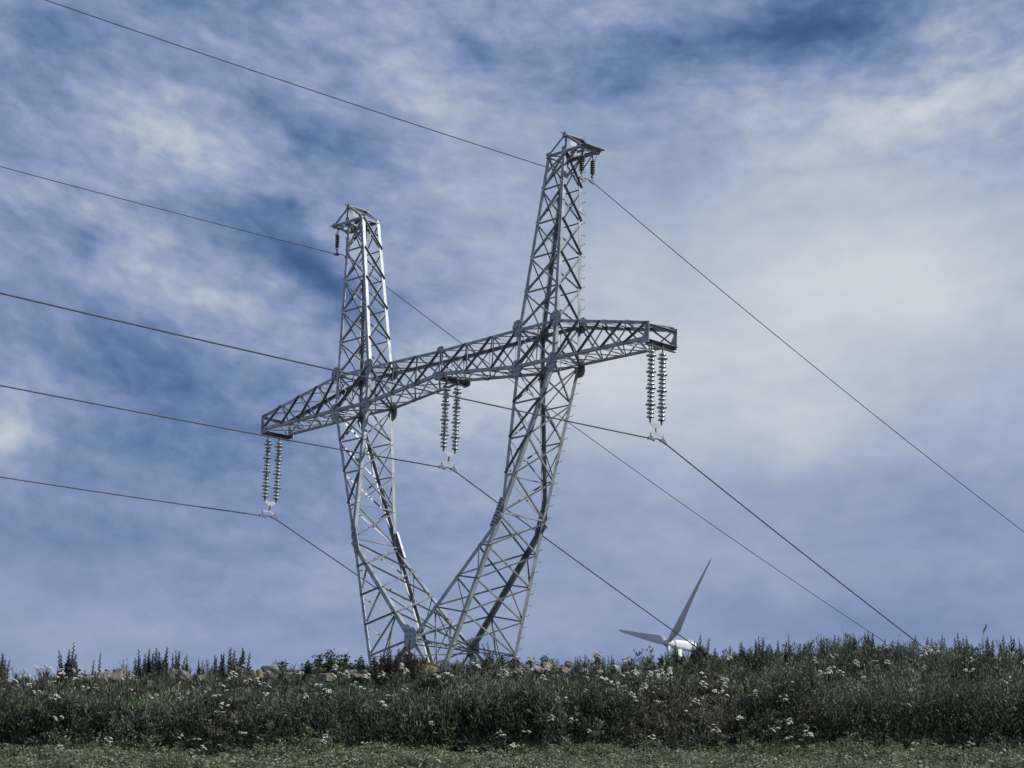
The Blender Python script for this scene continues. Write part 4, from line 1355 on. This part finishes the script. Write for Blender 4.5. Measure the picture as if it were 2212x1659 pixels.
G_MUG = 'mugwort along the top of the bank'
rp = random.Random(3)
for i, (x, ztop, k) in enumerate(CREST_PLANTS):
    if k in 'sg': continue
    y = 38.9 + rp.uniform(-0.25, 0.35)
    gz = float(ground_z(x, y)[0])
    h = max(0.25, ztop - gz + 0.06)
    if k in 'ab': h = max(h, 0.33)
    if k == 'c':
        place_plant('c', x, 38.15 + rp.uniform(-0.2, 0.2), h * 0.98 + 0.12, rp.uniform(0, 6), 'brownish withered weed clump standing before the stones under the left pylon leg', 'weed', 'withered weeds in front of the pylon')
    elif k == 't':
        place_plant('t', x, y, h, rp.uniform(0, 6), 'single thin upright weed stalk above the grey stones on the left', 'weed', None)
    elif k == 'l':
        place_plant('a', x - 0.12, y, h, 0.4, 'mugwort leaning to the right above the bank between the turbine and the cables', 'mugwort', G_MUG, tilt=0.38)
    else:
        lab = 'grey green upright mugwort with feathery spires on the skyline of the bank' if k == 'a' else 'bushy mugwort with cone shaped tips on the right part of the skyline'
        if i == 1: lab = 'tall dark mugwort clump with dense spires alone at the left end of the skyline'
        place_plant(k, x, y, h * (1.0 if i != 1 else 1.05), rp.uniform(0, 6), lab, 'mugwort', None if i == 1 else G_MUG)
# lesser plants between them, and more of the bushy kind over the right half of the bank
for i in range(215):
    x = rp.uniform(-11.5, 11.5)
    y = 39.0 + rp.uniform(-0.35, 0.7)
    if -4.3 < x < 2.0 and rp.random() < 0.45: continue
    right = x > 2.4
    hh = rp.uniform(0.14, 0.30) + (rp.uniform(0.04, 0.20) if right else rp.uniform(0.0, 0.13))
    k = ('b' if rp.random() < 0.7 else 'a') if right else ('a' if rp.random() < 0.75 else 't')
    if FREE['t'] and k == 't': k = 'a'
    place_plant(k, x, y, hh, rp.uniform(0, 6),
                'bushy mugwort with cone shaped tips on the right part of the skyline' if right else 'grey green upright mugwort with feathery spires on the skyline of the bank', 'mugwort', G_MUG, tilt=rp.gauss(0, 0.14))
for i in range(70):
    x = rp.uniform(2.2, 12); y = rp.uniform(36.2, 38.8)
    place_plant('b', x, y, rp.uniform(0.30, 0.55), rp.uniform(0, 6), 'bushy mugwort growing on the right half of the bank below the skyline', 'mugwort', 'mugwort on the right half of the bank')
for i in range(34):
    x = rp.uniform(-12, 2.2); y = rp.uniform(35.2, 37.7)
    k = 'c' if rp.random() < 0.4 else 'a'
    place_plant(k, x, y, rp.uniform(0.26, 0.46), rp.uniform(0, 6), 'brownish withered weed growing on the dark bank below the stones' if k == 'c' else 'grey green mugwort growing on the left half of the bank below the stones',
                'weed' if k == 'c' else 'mugwort', 'withered weeds on the bank' if k == 'c' else 'mugwort on the left half of the bank')

bush_p = [plant_root('leafy_bush', *bush(61)), plant_root('leafy_bush', *bush(62))]
for i, (x, ztop) in enumerate(BUSHES):
    o = bush_p[i] if i < 2 else copy_tree(bush_p[i % 2])
    y = 39.2 + rp.uniform(-0.2, 0.3)
    gz = float(ground_z(x, y)[0])
    h = max(0.22, ztop - gz + 0.06)
    o.location = (x, y, gz - 0.03); o.scale = (h * 1.5, h * 1.3, h); o.rotation_euler = (0, 0, rp.uniform(0, 6))
    lf = x < -1.8
    if x > 2: tag(o, 'green leafy bush on the skyline at the foot of the wind turbine', 'bush', 'leafy bushes below the turbine'); continue
    tag(o, 'dark green leafy bush on the skyline just left of the pylon legs' if lf else 'green leafy bush on the skyline in front of the pylon base', 'bush', 'leafy bushes on the skyline')


def seedhead_plant():
    rng = np.random.default_rng(71)
    a = []; b = []
    hd = []
    for k in range(7):
        an = rng.uniform(0, 6.28); t0 = rng.uniform(0.35, 0.75)
        p = np.array([0.01 * math.sin(k), 0, t0]); q_ = np.array([math.cos(an) * 0.16, math.sin(an) * 0.16, t0 + rng.uniform(0.15, 0.28)])
        a.append(p); b.append(q_); hd.append(q_)
    a.append(np.zeros(3)); b.append(np.array([0.02, 0, 1.0])); hd.append(b[-1])
    v, q = stem_quads(np.array(a), np.array(b), np.full(len(a), 0.012))
    stems = (v, q, np.tile(np.array([[0.045, 0.035, 0.025]]), (len(v), 1)))
    m = 26
    pts = np.repeat(np.array(hd), m, 0) + rng.normal(size=(len(hd) * m, 3)) * np.array([0.018, 0.018, 0.03])
    d = rng.normal(size=(len(pts), 3)) + np.array([0, 0, 0.8])
    ln = np.full(len(pts), 0.04)
    v, q = leaf_quads(pts, d, ln, ln * 0.6, rng, 0.0)
    return (v, q, np.tile(np.array([[0.035, 0.026, 0.02]]), (len(v), 1))), stems


sp = plant_root('seed_head_plant', *seedhead_plant())
n_ = 0
for (x, ztop, k) in CREST_PLANTS:
    if k != 's': continue
    o = sp if n_ == 0 else copy_tree(sp)
    n_ += 1
    gz = float(ground_z(x, 38.9)[0]); h = ztop - gz
    o.location = (x, 38.9, gz); o.scale = (h, h, h); o.rotation_euler = (0, 0, n_ * 1.7)
    tag(o, 'dark branching seed heads on the skyline left of the wind turbine', 'weed', 'seed heads beside the turbine')


def grass_stalk():
    x, ztop = [(p[0], p[1]) for p in CREST_PLANTS if p[2] == 'g'][0]
    gz = float(ground_z(x, 38.9)[0]); h = ztop - gz
    root = empty('grass_stalk', (x, 38.9, gz))
    tag(root, 'tall thin grass stalk with a drooping head above the right part of the bank', 'grass stalk')
    mb = MB(); mb.tube([(0, 0, 0), (0.01, 0, h * 0.5), (0.03, 0, h * 0.86)], [0.008, 0.006, 0.004], 5)
    mb.build('stem', material('straw', (0.16, 0.14, 0.09), 0.8, 0, noise=(30.0, (0.2, 0.17, 0.11))), root)
    rng = np.random.default_rng(3)
    m = 60
    t = rng.uniform(0, 1, m)
    p = np.stack([0.03 + 0.06 * t ** 1.5, np.zeros(m), h * (0.84 + 0.16 * t)], 1)
    v, q = leaf_quads(p, rng.normal(size=(m, 3)) * 0.5 + np.array([0.3, 0, 1.0]), np.full(m, 0.035), np.full(m, 0.010), rng)
    mesh_np('seed_head', v, q, LEAF, np.tile(np.array([[0.10, 0.085, 0.06]]), (len(v), 1)), root)


grass_stalk()

# ------------------------------------------------------------------ white flowered yarrow


def yarrow(seed):
    rng = np.random.default_rng(seed)
    rnd = random.Random(seed)
    root = empty('yarrow_plant')
    H_ = (0.28, 0.36, 0.44, 0.54, 0.64, 0.40, 0.50)[seed % 7]
    a = [np.zeros(3)]; b = [np.array([0, 0, H_ * 0.8])]
    heads = []
    for k in range(rnd.randint(3, 6)):
        an = rnd.uniform(0, 6.28); r = rnd.uniform(0.01, 0.065)
        q_ = np.array([math.cos(an) * r, math.sin(an) * r, H_ + rnd.uniform(-0.06, 0.03)])
        a.append(np.array([0, 0, H_ * 0.72])); b.append(q_); heads.append(q_)
    v, q = stem_quads(np.array(a), np.array(b), np.full(len(a), 0.008))
    m = 30
    t = rng.uniform(0.05, 0.85, m); an = rng.uniform(0, 6.28, m)
    v2, q2 = leaf_quads(np.stack([np.zeros(m), np.zeros(m), t * H_], 1), np.stack([np.cos(an), np.sin(an), np.full(m, 0.7)], 1), rng.uniform(0.05, 0.09, m), np.full(m, 0.013), rng, 0.2)
    vv, qq, cc = join([(v, q, np.tile(np.array([[0.06, 0.065, 0.04]]), (len(v), 1))), (v2, q2, np.tile(np.array([[0.05, 0.062, 0.036]]), (len(v2), 1)))])
    mesh_np('leafy_stem', vv, qq, LEAF, cc, root)
    for hd in heads:
        mb = MB()
        for k in range(7):
            an = k * 2.4; r = 0.0105 * math.sqrt(k)
            rr = rnd.uniform(0.0085, 0.0135)
            c = (math.cos(an) * r, math.sin(an) * r, rnd.uniform(-0.006, 0.006) - r * 0.3)
            mb.lathe([(0.0, -0.006), (rr, -0.002), (rr * 0.95, 0.004), (rr * 0.4, 0.009), (0.0, 0.009)], 6, c)
        f = mb.build('flower_head', PETAL, root)
        f.location = hd; f.rotation_euler = (rnd.gauss(0, 0.3), rnd.gauss(0, 0.3), rnd.uniform(0, 6))
    return root


yp = [yarrow(84 + k) for k in range(7)]
used = 0
G_YAR = 'white flowered yarrow on the bank'


def put_yarrow(x, y, s_, label, group):
    global used
    y = min(y, 37.5 - abs(rp.gauss(0, 0.2)))
    o = yp[used] if used < 7 else copy_tree(yp[rp.randrange(7)])
    used += 1
    o.location = (x, y, float(ground_z(x, y)[0]))
    o.scale = (s_, s_, s_); o.rotation_euler = (rp.uniform(0, 0.3), rp.uniform(-0.15, 0.15), rp.uniform(0, 6))
    tag(o, label, 'yarrow', group)


for (x, y) in FLOWER_PATCHES:
    for k in range(rp.choice((2, 3, 3, 4))):
        put_yarrow(x + rp.gauss(0, 0.30), y + rp.gauss(0, 0.28) - 0.48, rp.uniform(0.85, 1.15), 'yarrow with small cream white flower heads among the dark weeds of the bank', G_YAR)
for i in range(100):
    put_yarrow(rp.uniform(-11.0, 11.0), rp.choice((rp.uniform(34.3, 35.0), rp.uniform(34.4, 37.0))), rp.uniform(0.8, 1.15), 'yarrow with small cream white flower heads among the dark weeds of the bank', G_YAR)
for i in range(42):
    put_yarrow(rp.uniform(-10, 10), rp.uniform(29.5, 34.4), rp.uniform(0.45, 0.75), 'short white flowered yarrow in the green grass at the foot of the bank', 'white flowers in the grass')
